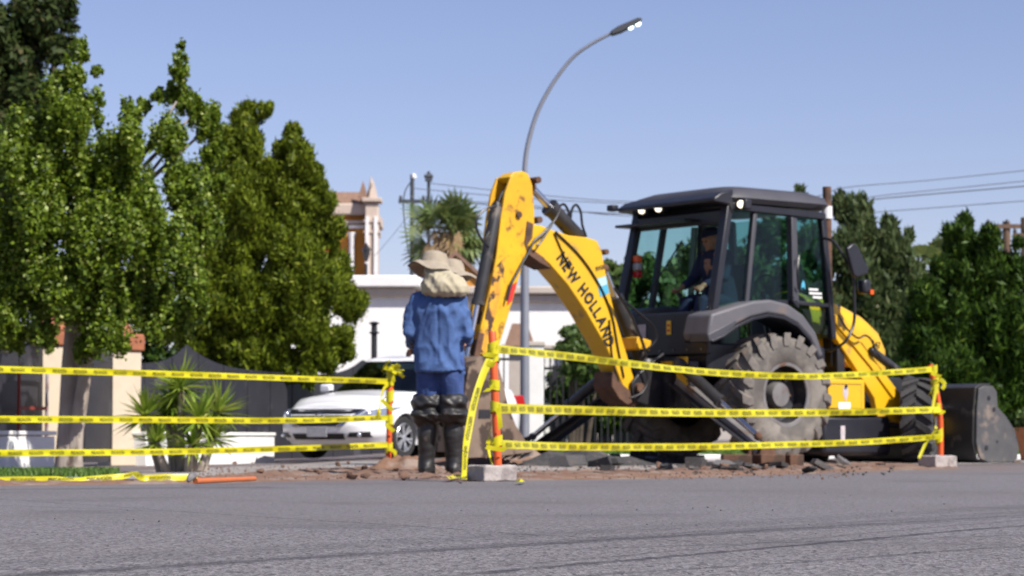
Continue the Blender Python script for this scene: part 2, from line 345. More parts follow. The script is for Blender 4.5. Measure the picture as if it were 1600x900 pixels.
# ------------------------------------------------------------------ road
def road_material():
    m = bpy.data.materials.new('asphalt'); m.use_nodes = True; nt = m.node_tree; N = nt.nodes; Lk = nt.links
    b = N['Principled BSDF']; b.inputs['Roughness'].default_value = 0.85; b.inputs['Specular IOR Level'].default_value = 0.35
    tc = N.new('ShaderNodeTexCoord'); V = tc.outputs['Object']
    def tex(sc, det=5, kind='ShaderNodeTexNoise'):
        t = N.new(kind); t.inputs['Scale'].default_value = sc
        if 'Detail' in t.inputs: t.inputs['Detail'].default_value = det
        Lk.new(V, t.inputs['Vector']); return t
    def rng(src, a, b_, c=0.0, d=1.0, kind='SMOOTHSTEP'):
        r = N.new('ShaderNodeMapRange'); r.interpolation_type = kind
        for k, val in (('From Min', a), ('From Max', b_), ('To Min', c), ('To Max', d)): r.inputs[k].default_value = val
        Lk.new(src, r.inputs[0]); return r.outputs[0]
    def mth(op, a, b_=None):
        x = N.new('ShaderNodeMath'); x.operation = op
        for i, val in enumerate((a, b_)):
            if val is None: continue
            if isinstance(val, (int, float)): x.inputs[i].default_value = val
            else: Lk.new(val, x.inputs[i])
        return x.outputs[0]
    def mixc(f, a, c):
        x = N.new('ShaderNodeMix'); x.data_type = 'RGBA'
        if isinstance(f, float): x.inputs[0].default_value = f
        else: Lk.new(f, x.inputs[0])
        for s_, val in ((x.inputs[6], a), (x.inputs[7], c)):
            if isinstance(val, tuple): s_.default_value = (*val, 1)
            else: Lk.new(val, s_)
        return x.outputs[2]
    vor = tex(110, kind='ShaderNodeTexVoronoi'); vor2 = tex(260, kind='ShaderNodeTexVoronoi')
    sep = N.new('ShaderNodeSeparateColor'); Lk.new(vor.outputs['Color'], sep.inputs[0])
    sep2 = N.new('ShaderNodeSeparateColor'); Lk.new(vor2.outputs['Color'], sep2.inputs[0])
    agg = mth('ADD', mth('MULTIPLY', sep.outputs[0], 0.55), mth('MULTIPLY', sep2.outputs[1], 0.45))
    c = mixc(rng(agg, 0.2, 0.8), (0.028, 0.025, 0.028), (0.108, 0.098, 0.105))
    c = mixc(rng(sep.outputs[2], 0.93, 0.95), c, (0.20, 0.19, 0.20))          # pale stones
    mp = N.new('ShaderNodeMapping'); mp.inputs['Scale'].default_value = (1, 0.22, 1); Lk.new(V, mp.inputs[0])
    gr = N.new('ShaderNodeTexNoise'); gr.inputs['Scale'].default_value = 75; gr.inputs['Detail'].default_value = 3; Lk.new(mp.outputs[0], gr.inputs['Vector'])
    c = mixc(rng(gr.outputs[0], 0.60, 0.74, 0, 0.6), c, (0.145, 0.132, 0.14))
    c = mixc(rng(gr.outputs[0], 0.42, 0.30, 0, 0.6), c, (0.022, 0.02, 0.023))
    c = mixc(rng(tex(28, 6).outputs[0], 0.58, 0.72, 0, 0.55), c, (0.03, 0.027, 0.03))   # open pores
    c = mixc(rng(tex(0.45, 4).outputs[0], 0.4, 0.65, 0, 0.35), c, (0.115, 0.103, 0.105))   # dusty areas
    c = mixc(rng(tex(0.9, 6).outputs[0], 0.56, 0.7, 0, 0.35), c, (0.075, 0.07, 0.078))
    # each row: two points of a mark in the photograph's road, half width in m, strength, extent along it (0..1)
    wob = tex(1.1, 3); wv = mth('MULTIPLY', mth('SUBTRACT', wob.outputs[0], 0.5), 0.10)
    rows = [((820, 893), (1600, 822), 0.035, 0.75, -1, 2), ((820, 885), (1600, 812), 0.02, 0.35, -1, 2), ((1010, 897), (1600, 856), 0.03, 0.5, -0.3, 2),
            ((80, 899), (1000, 842), 0.06, 0.5, -0.1, 2.2), ((500, 872), (1600, 800), 0.12, 0.28, -0.4, 2), ((100, 880), (1200, 815), 0.2, 0.2, -0.5, 2),
            ((900, 860), (1600, 838), 0.05, 0.3, 0, 2), ((300, 800), (800, 834), 0.013, 0.7, -1.0, 1.0), ((800, 836), (1090, 848), 0.014, 0.9, 0.0, 1.0),
            ((0, 790), (300, 800), 0.018, 0.5, -1, 1.0), ((1150, 835), (1600, 808), 0.03, 0.4, -0.6, 2), ((0, 765), (420, 761), 0.16, 0.6, -1, 1.0)]
    for p, q, w, st, t0, t1 in rows:
        P, Q = gnd(*p), gnd(*q); d = (Q - P); L = d.length; d.normalize(); nrm = Vector((-d.y, d.x, 0))
        dt = N.new('ShaderNodeVectorMath'); dt.operation = 'DOT_PRODUCT'; Lk.new(V, dt.inputs[0]); dt.inputs[1].default_value = nrm
        dist = mth('ABSOLUTE', mth('ADD', mth('SUBTRACT', dt.outputs['Value'], P.dot(nrm)), wv))
        al = N.new('ShaderNodeVectorMath'); al.operation = 'DOT_PRODUCT'; Lk.new(V, al.inputs[0]); al.inputs[1].default_value = d / L
        u = mth('SUBTRACT', al.outputs['Value'], P.dot(d) / L)
        mask = rng(dist, w, w * 0.35, 0, st)
        mask = mth('MULTIPLY', mask, mth('MULTIPLY', rng(u, t0 - 0.03, t0), rng(u, t1 + 0.03, t1)))
        mask = mth('MULTIPLY', mask, rng(tex(5, 5).outputs[0], 0.25, 0.6, 0.35, 1))
        c = mixc(mask, c, (0.022, 0.02, 0.026))
    P, Q = gnd(0, 757), gnd(1600, 733); d = (Q - P).normalized(); nrm = Vector((d.y, -d.x, 0))      # soil tracked on to the road along the dig
    dt = N.new('ShaderNodeVectorMath'); dt.operation = 'DOT_PRODUCT'; Lk.new(V, dt.inputs[0]); dt.inputs[1].default_value = nrm
    off = mth('SUBTRACT', dt.outputs['Value'], P.dot(nrm))
    msk = mth('MULTIPLY', rng(off, 1.5, 0.0, 0, 0.85), rng(tex(2.3, 7).outputs[0], 0.42, 0.62))
    c = mixc(msk, c, (0.17, 0.12, 0.095))
    Lk.new(c, b.inputs['Base Color'])
    bp = N.new('ShaderNodeBump'); bp.inputs['Strength'].default_value = 0.6; bp.inputs['Distance'].default_value = 0.006
    h = mth('ADD', mth('MULTIPLY', vor.outputs['Distance'], 0.6), tex(60, 6).outputs[0])
    Lk.new(h, bp.inputs['Height']); Lk.new(bp.outputs[0], b.inputs['Normal'])
    return m
xs = [-2500, -400, -80, -30] + [-20 + i for i in range(0, 41)] + [30, 80, 400, 2500]
ys = [-60, -10, 0] + [2 + i for i in range(0, 90)] + [110, 150, 250, 600, 5000]
g = MB(); nx, ny = len(xs), len(ys)
g.add([(x, y, zg(x, y)) for x in xs for y in ys], [(i * ny + j, (i + 1) * ny + j, (i + 1) * ny + j + 1, i * ny + j + 1) for i in range(nx - 1) for j in range(ny - 1)])
tag(g.build('road', road_material(), smooth_angle=60), kind='structure')

# the near lane with its coarse stones as relief
rg_ = np.random.default_rng(3)
nu_, nv_ = 420, 330; hx = rg_.normal(size=(nu_ + 1, nv_ + 1)); hx = (hx + np.roll(hx, 1, 0) + np.roll(hx, 1, 1) + np.roll(hx, (1, 1), (0, 1))) / 4
gm = MB(); gm.grid(lambda u, v: Vector(((u - 0.5) * 4.4, 4.2 + 4.6 * v ** 1.25, 0.004 - 0.0055 * v ** 3 + 0.0021 * (1 - v ** 2) * float(hx[round(u * nu_), round(v * nv_)]))), nu_, nv_)
tag(gm.build('road_lane', bpy.data.materials['asphalt'], smooth_angle=0, fix=False), kind='structure')
# strips laid over it: near and far edges as photo points on the ground
def strip(name, near, far, m, h=0.004, amp=0.0, nu=60, nv=8, fr=3.0, seed=0, edge=0.03):
    A = spline([gnd(*p) for p in near], nu + 1); B = spline([gnd(*p) for p in far], nu + 1); mb = MB()
    def f(u, v):
        i = round(u * nu); p = A[i].lerp(B[i], v)
        jit = nz(p.x * 1.7, p.y * 1.7, seed + 5) * 0.12 * (1 if v in (0, 1) else 0)
        e = min(v, 1 - v) * 4 * min(1, min(u, 1 - u) * 12); e = min(1, e)
        z = h + amp * e * (0.55 + 0.9 * nz(p.x * fr, p.y * fr, seed) + 0.5 * nz(p.x * fr * 3, p.y * fr * 3, seed)) if amp else h
        if amp and e <= 0.001: z = -edge
        return Vector((p.x, p.y + jit, zg(p.x, p.y) + z))
    mb.grid(f, nu, nv); return tag(mb.build(name, m, smooth_angle=70), kind='structure')
strip('pavement', [(-500, 752), (0, 750), (200, 750), (420, 746), (640, 741), (900, 742), (1200, 733), (1700, 722)], [(-500, 733), (0, 731), (200, 727), (420, 720), (640, 722), (900, 722), (1200, 718), (1700, 712)], MT['pavement'], h=0.006)
strip('grass_verge', [(-500, 751), (-200, 749), (0, 748), (100, 746), (190, 743)], [(-500, 734), (-200, 733), (0, 732), (100, 731), (205, 730)], MT['lawn'], h=0.014, nu=40)
strip('dirt_strip', [(-300, 763), (0, 759), (200, 757), (330, 756), (450, 754), (640, 750), (740, 753), (900, 751), (1060, 749), (1200, 745), (1350, 738), (1500, 732)], [(-300, 758), (0, 754), (200, 752), (330, 744), (450, 733), (640, 729), (740, 738), (900, 734), (1060, 731), (1200, 722), (1350, 722), (1500, 727)], MT['soil'], h=0.0, amp=0.027, nu=220, nv=12, fr=4.0)
lw = MB(); LA, LB = gnd(840, 714), gnd(1750, 714)
def lawn_z(y): return 0.015 + 0.16 * smooth((y - LA.y) / 12)
lw.grid(lambda u, v: Vector((LA.x + (LB.x * 1.6 - LA.x) * u, LA.y + 0.2 + 13 * v, lawn_z(LA.y + 13 * v))), 30, 20)
tag(lw.build('lawn', MT['lawn'], smooth_angle=70), kind='structure')

# grass blades
def blades(name, label, region, n, hgt, seed, w=0.012, zf=None):
    r = np.random.default_rng(seed); (x0, x1), (py0, py1) = region; vs = []; fs = []
    for k in range(n):
        p = gnd(r.uniform(x0, x1), r.uniform(py0, py1)); z = (zf(p.y) if zf else zg(p.x, p.y)) + 0.005; a = r.uniform(0, 6.28); h = hgt * r.uniform(0.5, 1.2); lean = r.uniform(0.1, 0.6) * h
        dx, dy = math.cos(a), math.sin(a); o = len(vs)
        vs += [(p.x - dy * w, p.y + dx * w, z), (p.x + dy * w, p.y - dx * w, z), (p.x + dx * lean, p.y + dy * lean, z + h)]; fs.append((o, o + 1, o + 2))
    mb = MB(); mb.v = vs; mb.f = fs
    return tag(mb.build(name, MT['grass'], smooth_angle=0, fix=False), label, 'grass', kind='stuff')
blades('grass', 'short verge grass at the foot of the leafy street tree', ((-300, 185), (733, 747)), 9000, 0.05, 1)
blades('lawn_grass', 'mown green lawn behind the digger', ((845, 1700), (708.5, 713.5)), 14000, 0.05, 2, 0.02, zf=lawn_z)

# white painted kerb stones in front of the lawn and on its far side
kb = MB().box((0, 0, 0.02), (0.98, 0.2, 0.10)).mesh('kerb_stone', MT['white_paint'])
kn = 0
ORD = 'first second third fourth fifth sixth seventh eighth'.split()
for px, Y, n, far in ((850, 33.0, 8, 0), (1040, 46, 4, 1)):
    p0 = at(px, 700, Y)
    for k in range(n):
        o = link('kerb_stone', kb, None, 0.03); o.location = (p0.x + k * 1.0, Y + rnd.uniform(-0.02, 0.02), 0); o.rotation_euler.z = rnd.uniform(-0.02, 0.02)
        tag(o, ORD[k] + ' white painted kerb stone from the left along the ' + ('far' if far else 'near') + ' edge of the lawn', 'kerb', 'far white kerb stones' if far else 'near white kerb stones')

# ------------------------------------------------------------------ foliage
def clumps(blobs, Y, dy, seed, sub=16, depth=0.9, tr=(0.24, 0.46), qr=(0.2, 0.65)):
    """photo blobs (px, py, radius in px) -> tufts (centre, radius) in depth round Y"""
    r = np.random.default_rng(seed); out = []
    for b in blobs:
        px, py, rp = b[:3]; yy = Y + (b[3] if len(b) > 3 else r.uniform(-dy, dy)); c = at(px, py, yy); rad = rp * yy / FPX
        for k in range(max(3, int(sub))):
            v = r.normal(size=3); v /= np.linalg.norm(v); q = rad * (qr[0] + qr[1] * r.random())
            out.append((np.array(c) + v * q * np.array((1, depth, 1)), rad * r.uniform(*tr)))
    return out
def crown(name, tufts, n, size, m, parent, seed, aspect=1.6, up=0.0, shell=0.55, zs=1.0, jit=0.45):
    r = np.random.default_rng(seed); C = np.array([t[0] for t in tufts]); Q = np.array([t[1] for t in tufts])
    w = Q ** 2; idx = r.choice(len(tufts), n, p=w / w.sum()); v = r.normal(size=(n, 3)); v /= np.linalg.norm(v, axis=1)[:, None]
    rad = Q[idx] * (shell + (1.05 - shell) * r.random(n)) * (1 + 0.9 * r.random(n) ** 6); pos = C[idx] + v * rad[:, None] * np.array((1 / zs ** 0.5, 1 / zs ** 0.5, zs))
    nr = v + r.normal(size=(n, 3)) * jit; nr /= np.linalg.norm(nr, axis=1)[:, None]
    t = np.cross(nr, r.normal(size=(n, 3))); 
    if up: t = t + up * (v * 0.6 + np.array((0, 0, 1.0)))
    t /= np.linalg.norm(t, axis=1)[:, None]; s = np.cross(nr, t); s /= np.linalg.norm(s, axis=1)[:, None]
    sz = size * r.uniform(0.6, 1.3, n); L = (t * (sz * aspect)[:, None]) / 2; W = (s * sz[:, None]) / 2
    V = np.empty((n, 4, 3)); V[:, 0] = pos - L; V[:, 1] = pos + W - L * 0.1; V[:, 2] = pos + L; V[:, 3] = pos - W - L * 0.1
    me = bpy.data.meshes.new(name); me.vertices.add(n * 4); me.loops.add(n * 4); me.polygons.add(n)
    me.vertices.foreach_set('co', V.reshape(-1)); me.loops.foreach_set('vertex_index', np.arange(n * 4, dtype=np.int32))
    me.polygons.foreach_set('loop_start', np.arange(0, n * 4, 4, dtype=np.int32)); me.polygons.foreach_set('loop_total', np.full(n, 4, dtype=np.int32))
    me.update(); me.validate(); me.materials.append(m)
    o = link(name, me, parent)
    if parent: o.location = -Vector(parent.location)
    return o
def limbs(parent, m, base, heads, r0, seed, trunk_r=None):
    """tapered trunk with limbs that run to the tuft heads; coordinates are world, parent sits at base"""
    rr = random.Random(seed); base = Vector(base); mb = MB()
    top = Vector(heads[0]); path = []
    for i in range(9):
        t = i / 8; p = base.lerp(top, t); p.x += math.sin(t * 5 + seed) * 0.06 * (1 - abs(2 * t - 1)); path.append(p - base)
    mb.tube(path, [r0 * (1 - 0.85 * i / 8) * (1.25 if i == 0 else 1) for i in range(9)], 10)
    for h in heads[1:]:
        h = Vector(h); t = min(0.8, max(0.25, (h.z - base.z) / max(0.5, top.z - base.z) * 0.55)); s = base.lerp(top, t)
        mid = s.lerp(h, 0.5) + Vector((rr.uniform(-.1, .1), rr.uniform(-.1, .1), 0.12)); rad = r0 * (1 - 0.85 * t) * 0.6
        mb.tube([s - base, mid - base, h - base], [rad, rad * 0.7, rad * 0.25], 7)
    return mb.build('trunk', m, parent, smooth_angle=60)
def tree(name, label, blobs, Y, dy, base_px, n, size, leaf, seed, bark='bark_dark', r0=0.14, sub=16, group=None, ground_z=None, tr=(0.24, 0.46), qr=(0.2, 0.65), **kw):
    b = at(base_px, 700, Y); z = zg(b.x, Y) if ground_z is None else ground_z
    t = thing(name, label, 'tree', (b.x, Y, z), group=group)
    blobs = [q if abs(q[0] - base_px) > 110 or len(q) > 3 else (*q, -dy * (0.5 + 0.4 * ((i * 7) % 5) / 5)) for i, q in enumerate(blobs)]
    tf = clumps(blobs, Y, dy, seed, sub, tr=tr, qr=qr)
    crown('crown', tf, n, size, MT[leaf], t, seed + 1, **kw)
    hd = sorted(blobs, key=lambda q: q[1]); heads = [at(q[0], q[1] + q[2] * 0.3, Y + 0.5) for q in hd if q[2] > 20]
    limbs(t, MT[bark], t.location, heads[:9], r0, seed)
    return t
POP = [(125, 80, 22), (112, 125, 36), (95, 185, 60), (135, 165, 36), (40, 235, 80), (135, 265, 75), (55, 335, 90), (155, 365, 80), (25, 430, 85), (105, 450, 75), (175, 470, 60),
       (202, 180, 26), (200, 225, 40), (205, 290, 50), (215, 345, 60), (284, 72, 9), (282, 92, 13), (281, 115, 19), (276, 150, 28), (303, 170, 28), (268, 215, 42), (325, 190, 32), (335, 240, 26), (290, 290, 52),
       (318, 350, 40), (262, 380, 58), (290, 430, 42), (220, 450, 55), (240, 490, 38), (160, 520, 38), (130, 545, 25), (-30, 300, 90), (-20, 480, 60), (245, 150, 14), (150, 110, 12), (225, 165, 14), (345, 290, 22), (5, 500, 40), (250, 520, 28), (280, 500, 32), (305, 465, 34), (185, 535, 26), (70, 520, 30), (20, 530, 26)]
tree('leafy_street_tree', 'broad leafy street tree with pale mottled forked trunk on the left', POP, 26.9, 1.0, 108, 200000, 0.037, 'leaf_poplar', 11, bark='bark', r0=0.13, sub=34, aspect=1.4, shell=0.25, jit=0.8, zs=1.7, tr=(0.16, 0.34))
# its second stem that forks just above the ground
t_ = bpy.data.objects['leafy_street_tree']
MB().tube([(0.04, -0.02, 0.0), (0.08, -0.03, 0.45), (0.17, -0.05, 1.0), (0.25, 0, 1.7), (0.3, 0.1, 2.4)], [0.11, 0.085, 0.075, 0.06, 0.04], 10).build('stem', MT['bark'], t_, smooth_angle=60)
JUN = [(385, 185, 30), (380, 235, 46), (352, 215, 22), (456, 208, 17), (462, 245, 32), (432, 290, 50), (487, 272, 24), (375, 310, 58), (470, 330, 46), (508, 318, 22), (508, 362, 34), (440, 380, 62), (520, 420, 34),
       (360, 400, 62), (482, 440, 60), (548, 475, 30), (400, 470, 66), (330, 470, 45), (470, 510, 58), (532, 528, 26), (400, 530, 40), (490, 560, 26), (310, 505, 30), (350, 525, 34), (415, 170, 14), (440, 235, 18), (500, 295, 16), (340, 330, 40), (350, 260, 36), (300, 530, 32), (345, 555, 28), (420, 562, 32), (380, 560, 32), (452, 572, 28), (480, 588, 20), (540, 545, 22), (510, 560, 24)]
tree('juniper_tree', 'large rounded bright green conifer between the leafy tree and the white car', JUN, 37.6, 0.9, 400, 230000, 0.034, 'leaf_juniper', 21, r0=0.16, sub=34, aspect=3.0, up=1.2, shell=0.5, zs=1.25, tr=(0.2, 0.34), qr=(0.5, 0.25))
DRK = [(0, 60, 70), (60, 30, 48), (100, 15, 22), (20, 150, 80), (85, 75, 32), (-50, 100, 90), (0, 260, 90), (-60, 220, 90), (110, 45, 12)]
tree('dark_conifer', 'tall dark conifer rising at the top left corner behind the leafy tree', DRK, 44, 1.0, -20, 60000, 0.07, 'leaf_dark', 31, sub=16, aspect=2.5)
SHD = [(0, 520, 50), (80, 510, 50), (160, 520, 42), (240, 505, 45), (300, 490, 38), (-40, 480, 60), (120, 450, 60), (200, 440, 50), (330, 540, 36), (60, 570, 46), (160, 575, 46), (260, 570, 46)]
tree('shaded_tree', 'dark tree filling the gap behind the scalloped fence on the left', SHD, 47, 1.0, 150, 40000, 0.08, 'leaf_pine', 35, sub=16, aspect=1.8)
OLV = [(1322, 325, 20), (1345, 358, 30), (1328, 400, 36), (1388, 352, 13), (1384, 390, 32), (1421, 368, 9), (1360, 440, 52), (1420, 432, 26), (1330, 480, 46), (1400, 495, 46), (1440, 505, 36), (1380, 560, 60), (1330, 560, 50), (1345, 318, 10), (1250, 303, 9), (1252, 330, 12), (1408, 400, 20), (1290, 480, 40), (1262, 390, 30)]
tree('grey_green_tree', 'grey green feathery tree behind the loader mirror', OLV, 52, 1.2, 1370, 70000, 0.085, 'leaf_olive', 41, r0=0.2, sub=24, aspect=2.8, up=1.6, zs=1.9)
PIN = [(1508, 348, 15), (1498, 378, 30), (1545, 372, 20), (1522, 425, 55), (1470, 415, 18), (1572, 420, 26), (1602, 440, 40), (1452, 470, 34), (1500, 500, 66), (1570, 520, 66), (1625, 540, 60), (1440, 540, 44), (1480, 580, 56), (1560, 600, 56), (1425, 600, 44), (1612, 620, 50), (1590, 380, 9), (1530, 640, 50), (1460, 640, 44), (1650, 480, 60)]
tree('dense_pine', 'dense dark green pine at the right behind the loader bucket', PIN, 42, 1.4, 1530, 150000, 0.05, 'leaf_pine', 51, r0=0.2, sub=30, aspect=3.4, up=1.2, zs=1.35, tr=(0.2, 0.34), qr=(0.5, 0.28))
BSH = [(950, 422, 14), (988, 408, 14), (968, 450, 30), (1012, 430, 34), (960, 500, 32), (1008, 490, 38), (1050, 440, 34), (1045, 500, 40), (960, 540, 40), (1020, 550, 44)]
tree('pale_bushy_tree', 'loose light green tree seen between the boom and the cab', BSH, 50, 1.0, 985, 30000, 0.10, 'leaf_bush', 61, r0=0.12, sub=14, aspect=1.6)
BS2 = [(1090, 400, 40), (1135, 440, 46), (1110, 350, 16), (1180, 420, 48), (1205, 370, 34), (1230, 430, 40), (1200, 330, 14), (1150, 500, 46), (1220, 500, 46), (1100, 500, 44), (1090, 550, 40), (1180, 560, 50)]
tree('green_street_tree', 'mid green tree seen through the glass of the cab', BS2, 47, 1.0, 1150, 26000, 0.09, 'leaf_olive', 71, r0=0.15, sub=14, aspect=1.8)
def bush(name, label, blobs, Y, n, size, leaf, seed, **kw):
    b = at(blobs[0][0], 700, Y); t = thing(name, label, 'bush', (b.x, Y, 0)); crown('foliage', clumps(blobs, Y, 0.5, seed), n, size, MT[leaf], t, seed + 1, **kw)
    mb = MB()
    for q in blobs[:6]:
        h = at(q[0], q[1], Y) - t.location; mb.tube([(h.x * 0.5, 0, -0.02), (h.x * 0.8, 0.05, h.z * 0.5), (h.x, 0, h.z)], [0.05, 0.035, 0.012], 6)
    mb.build('stem', MT['bark_dark'], t); return t
bush('clipped_bush', 'rounded bright green bush beside the white wall behind the boom', [(895, 520, 22), (915, 545, 26), (890, 545, 18), (935, 560, 24), (905, 575, 24)], 45.5, 8000, 0.07, 'leaf_bush', 81)
bush('dark_hedge', 'dark hedge behind the iron fence left of the digger', [(930, 600, 40), (880, 610, 34), (980, 610, 40), (900, 650, 40), (960, 650, 40), (1030, 620, 44), (1090, 630, 44), (870, 660, 26), (1150, 630, 44)], 47.5, 24000, 0.08, 'leaf_pine', 91)
bush('right_hedge', 'low dark hedge at the foot of the dense pine', [(1340, 630, 50), (1410, 640, 50), (1480, 650, 44), (1560, 655, 40), (1630, 650, 44), (1260, 630, 44), (1200, 640, 44)], 44.5, 26000, 0.07, 'leaf_pine', 101)

# palms
def palm(name, label, px, py, Y, n, L, seed, dead=0, trunk_z=0):
    c = at(px, py, Y); t = thing(name, label, 'palm', (c.x, Y, 0)); rr = random.Random(seed)
    MB().tube([(0, 0, 0), (0.03, 0, c.z * 0.5), (0, 0, c.z)], [0.22, 0.17, 0.2], 10).build('trunk', MT['bark_dark'], t)
    mb = MB(); K = 15                                       # a fan frond: stalk and pleated leaflets
    mb.tube([(0, 0, 0), (L * 0.5, 0, 0.05)], [0.018, 0.012], 5)
    for k in range(K):
        a = (k / (K - 1) - 0.5) * 3.9; l = L * 0.55 * (1 - 0.25 * abs(a) / 2); o = Vector((L * 0.5, 0, 0.05))
        d = Vector((math.cos(a), math.sin(a), 0)); s = Vector((-d.y, d.x, 0)) * 0.06
        p1 = o + d * l * 0.55 + Vector((0, 0, 0.03)); p2 = o + d * l + Vector((0, 0, -0.16 * l))
        mb.add([o, p1 + s, p2, p1 - s], [(0, 1, 2, 3)])
    me = mb.mesh('frond', MT['leaf_palm'], 0, fix=False); md = me.copy(); md.materials.clear(); md.materials.append(MT['leaf_dead'])
    for k in range(n + dead):
        o = link('frond' if k < n else 'dead_frond', me if k < n else md, t); o.location = (0, 0, c.z - (0.25 if k >= n else 0))
        el = rr.uniform(-0.7, 1.1) if k < n else rr.uniform(-1.45, -0.8)
        az = rr.uniform(0, 6.28) if k < n else rr.uniform(-2.2, -0.2)
        o.rotation_euler = (rr.uniform(-1.3, 1.3), -el, az); s = rr.uniform(0.8, 1.1); o.scale = (s, s, s)
    return t
palm('fan_palm', 'fan palm with a skirt of dry brown fronds behind the workers', 689, 370, 76, 34, 1.75, 5, dead=0)
pm = bpy.data.objects['fan_palm']
# the dry inflorescences and hanging fronds on the near side
md = bpy.data.meshes['frond'].copy(); md.materials.clear(); md.materials.append(MT['leaf_dead'])
for k in range(22):
    o = link('dead_frond', md, pm); c = at(700 + rnd.uniform(-14, 14), 348 + rnd.uniform(-10, 40), 75.2); o.location = c - pm.location
    o.rotation_euler = (rnd.uniform(-0.5, 0.5), rnd.uniform(0.9, 1.5), rnd.uniform(-2.4, -0.7)); s = rnd.uniform(0.5, 0.75); o.scale = (s, s * 0.6, s)
palm('small_palm', 'small palm with thin fronds between the two right hand trees', 1432, 420, 56, 22, 1.3, 9)

# yucca in front of the garden wall
yt = thing('yucca', 'spiky green yucca clump in front of the cream gate pillar', 'plant', (*at(285, 700, 24.5).xy, zg(*at(285, 700, 24.5).xy)))
def rosette(seed, n, L):
    rr = random.Random(seed); mb = MB()
    for k in range(n):
        el = math.asin(rr.uniform(-0.55, 1.0)); az = rr.uniform(0, 6.28); l = L * rr.uniform(0.75, 1.15); d = Vector((math.cos(az) * math.cos(el), math.sin(az) * math.cos(el), math.sin(el)))
        s = d.cross(Vector((0, 0, 1))).normalized() * 0.02; drp = Vector((0, 0, -0.10 * l * rr.random()))
        mb.add([s * 0.5, d * l * 0.5 + s, d * l + drp, d * l * 0.5 - s, -s * 0.5, d * l * 0.5 + Vector((0, 0, -0.008))], [(0, 1, 5, 4), (5, 3, 4), (1, 2, 5), (2, 3, 5)])
    return mb.mesh('leaf_rosette', MT['leaf_yucca'], 0, fix=False)
ros = [rosette(k, 85, 0.38) for k in range(3)]
for k, (px, py, dy_, s) in enumerate(((283, 605, 0, 1.0), (228, 650, -0.1, 0.95), (340, 645, 0.1, 1.0), (262, 650, 0.2, 0.9), (312, 655, -0.2, 0.95), (245, 692, -0.25, 0.75), (300, 695, -0.3, 0.75), (330, 685, 0, 0.8), (272, 630, 0.15, .9))):
    c = at(px, py, 24.5 + dy_) - yt.location
    o = link('leaf_rosette', ros[k % 3], yt); o.location = c; o.scale = (s, s, s); o.rotation_euler = (rnd.uniform(-.25, .25), rnd.uniform(-.25, .25), k * 1.3)
    MB().tube([(c.x * 0.55, c.y * 0.5, -0.02), (c.x * 0.8, c.y, c.z * 0.5), c], [0.05, 0.04, 0.03], 7).build('stem', MT['bark'], yt)

# ------------------------------------------------------------------ garden wall on the left (recedes to the right)
WA = at(-120, 700, 27.2).xy; WB = at(600, 700, 41.0).xy
wdir = (WB - WA).normalized(); wlen = (WB - WA).length; wang = math.atan2(wdir.y, wdir.x)
def wall_u(px):
    d = ray(px, 700); k = d.x / d.y            # x = k*y  ;  WA + u*wdir
    return (k * WA.y - WA.x) / (wdir.x - k * wdir.y)
def wz(u): p = WA + wdir * u; return zg(p.x, p.y)
def wpos(u, off=0.0):
    p = WA + wdir * u + Vector((wdir.y, -wdir.x)) * off; return (p.x, p.y, zg(p.x, p.y))
# dark sheet metal fence with scalloped top: each sheet a part
ft = thing('metal_fence', 'dark grey sheet metal garden fence with scalloped pointed top', 'fence', wpos(0), wang)
tips = [wall_u(p) for p in (-170, 62, 290, 566, 900)]
def top_h(u):
    for a, b in zip(tips, tips[1:]):
        if a <= u <= b:
            t = (u - a) / (b - a); return 1.36 + 0.30 * (abs(2 * t - 1) ** 4)
    return 1.4
U1 = wall_u(640); sheet = 0.42; k = 0; u = 0.0
gates = [(wall_u(72), wall_u(98)), (wall_u(162), wall_u(215))]
while u < U1:
    us = [u + 0.006 + (sheet - 0.012) * i / 6 for i in range(7)]
    pts = [(x, wz(x) + 0.05 - wz(0)) for x in us] + [(x, top_h(x)) for x in reversed(us)]
    MB().prism(pts, -0.012 - 0.006 * (k % 2), 0.012).build('metal_sheet', MT['fence_metal'], ft)
    u += sheet; k += 1
rl = MB()
for zz in (0.35, 1.15): rl.box((U1 / 2, 0.05, zz), (U1, 0.05, 0.05))
rl.build('rail', MT['fence_metal'], ft)
# pillars
def pillar(pxc, label, h=1.5):
    w = 0.40; t = thing('gate_pillar', label, 'pillar', wpos(wall_u(pxc), 0.0), wang - R(40))
    MB().box((0, 0, h / 2), (w, w, h)).build('shaft', MT['cream'], t, 0.012)
    cp = MB().box((0, 0, h + 0.11), (w + 0.07, w + 0.07, 0.22)).build('cap', MT['terracotta'], t, 0.02)
    MB().lathe([(0.27, 0), (0.15, 0.07), (0.06, 0.18), (0.0, 0.3)], (0, 0, h + 0.222), n=4).build('cap_tip', MT['terracotta'], cp)
    MB().box((0, 0, 0.08), (w + 0.05, w + 0.05, 0.16)).build('plinth', MT['cream'], t, 0.01)
pillar(80, 'cream pillar with terracotta cap behind the tree trunk')
pillar(188, 'cream pillar with terracotta cap right of the tree trunk beside the yucca')
# low white walls in front of the fence
def lowwall(px0, px1, label, h):
    u0, u1 = wall_u(px0), wall_u(px1); t = thing('low_wall', label, 'wall', wpos(u0, 0.3), wang); n = max(2, int((u1 - u0) / 1.2)); w = (u1 - u0) / n
    for i in range(n):
        MB().box(((i + 0.5) * w, 0, h / 2 - 0.03), (w - 0.006, 0.2, h - 0.02)).build('wall_panel', MT['white_wall'], t, 0.01)
    MB().box(((u1 - u0) / 2, 0, h - 0.002), (u1 - u0 + 0.03, 0.235, 0.05)).build('coping', MT['white_wall'], t, 0.012)
lowwall(-180, 40, 'low white rendered wall left of the tree trunk', 0.42)
lowwall(185, 390, 'low white rendered wall between the yucca and the white car', 0.42)
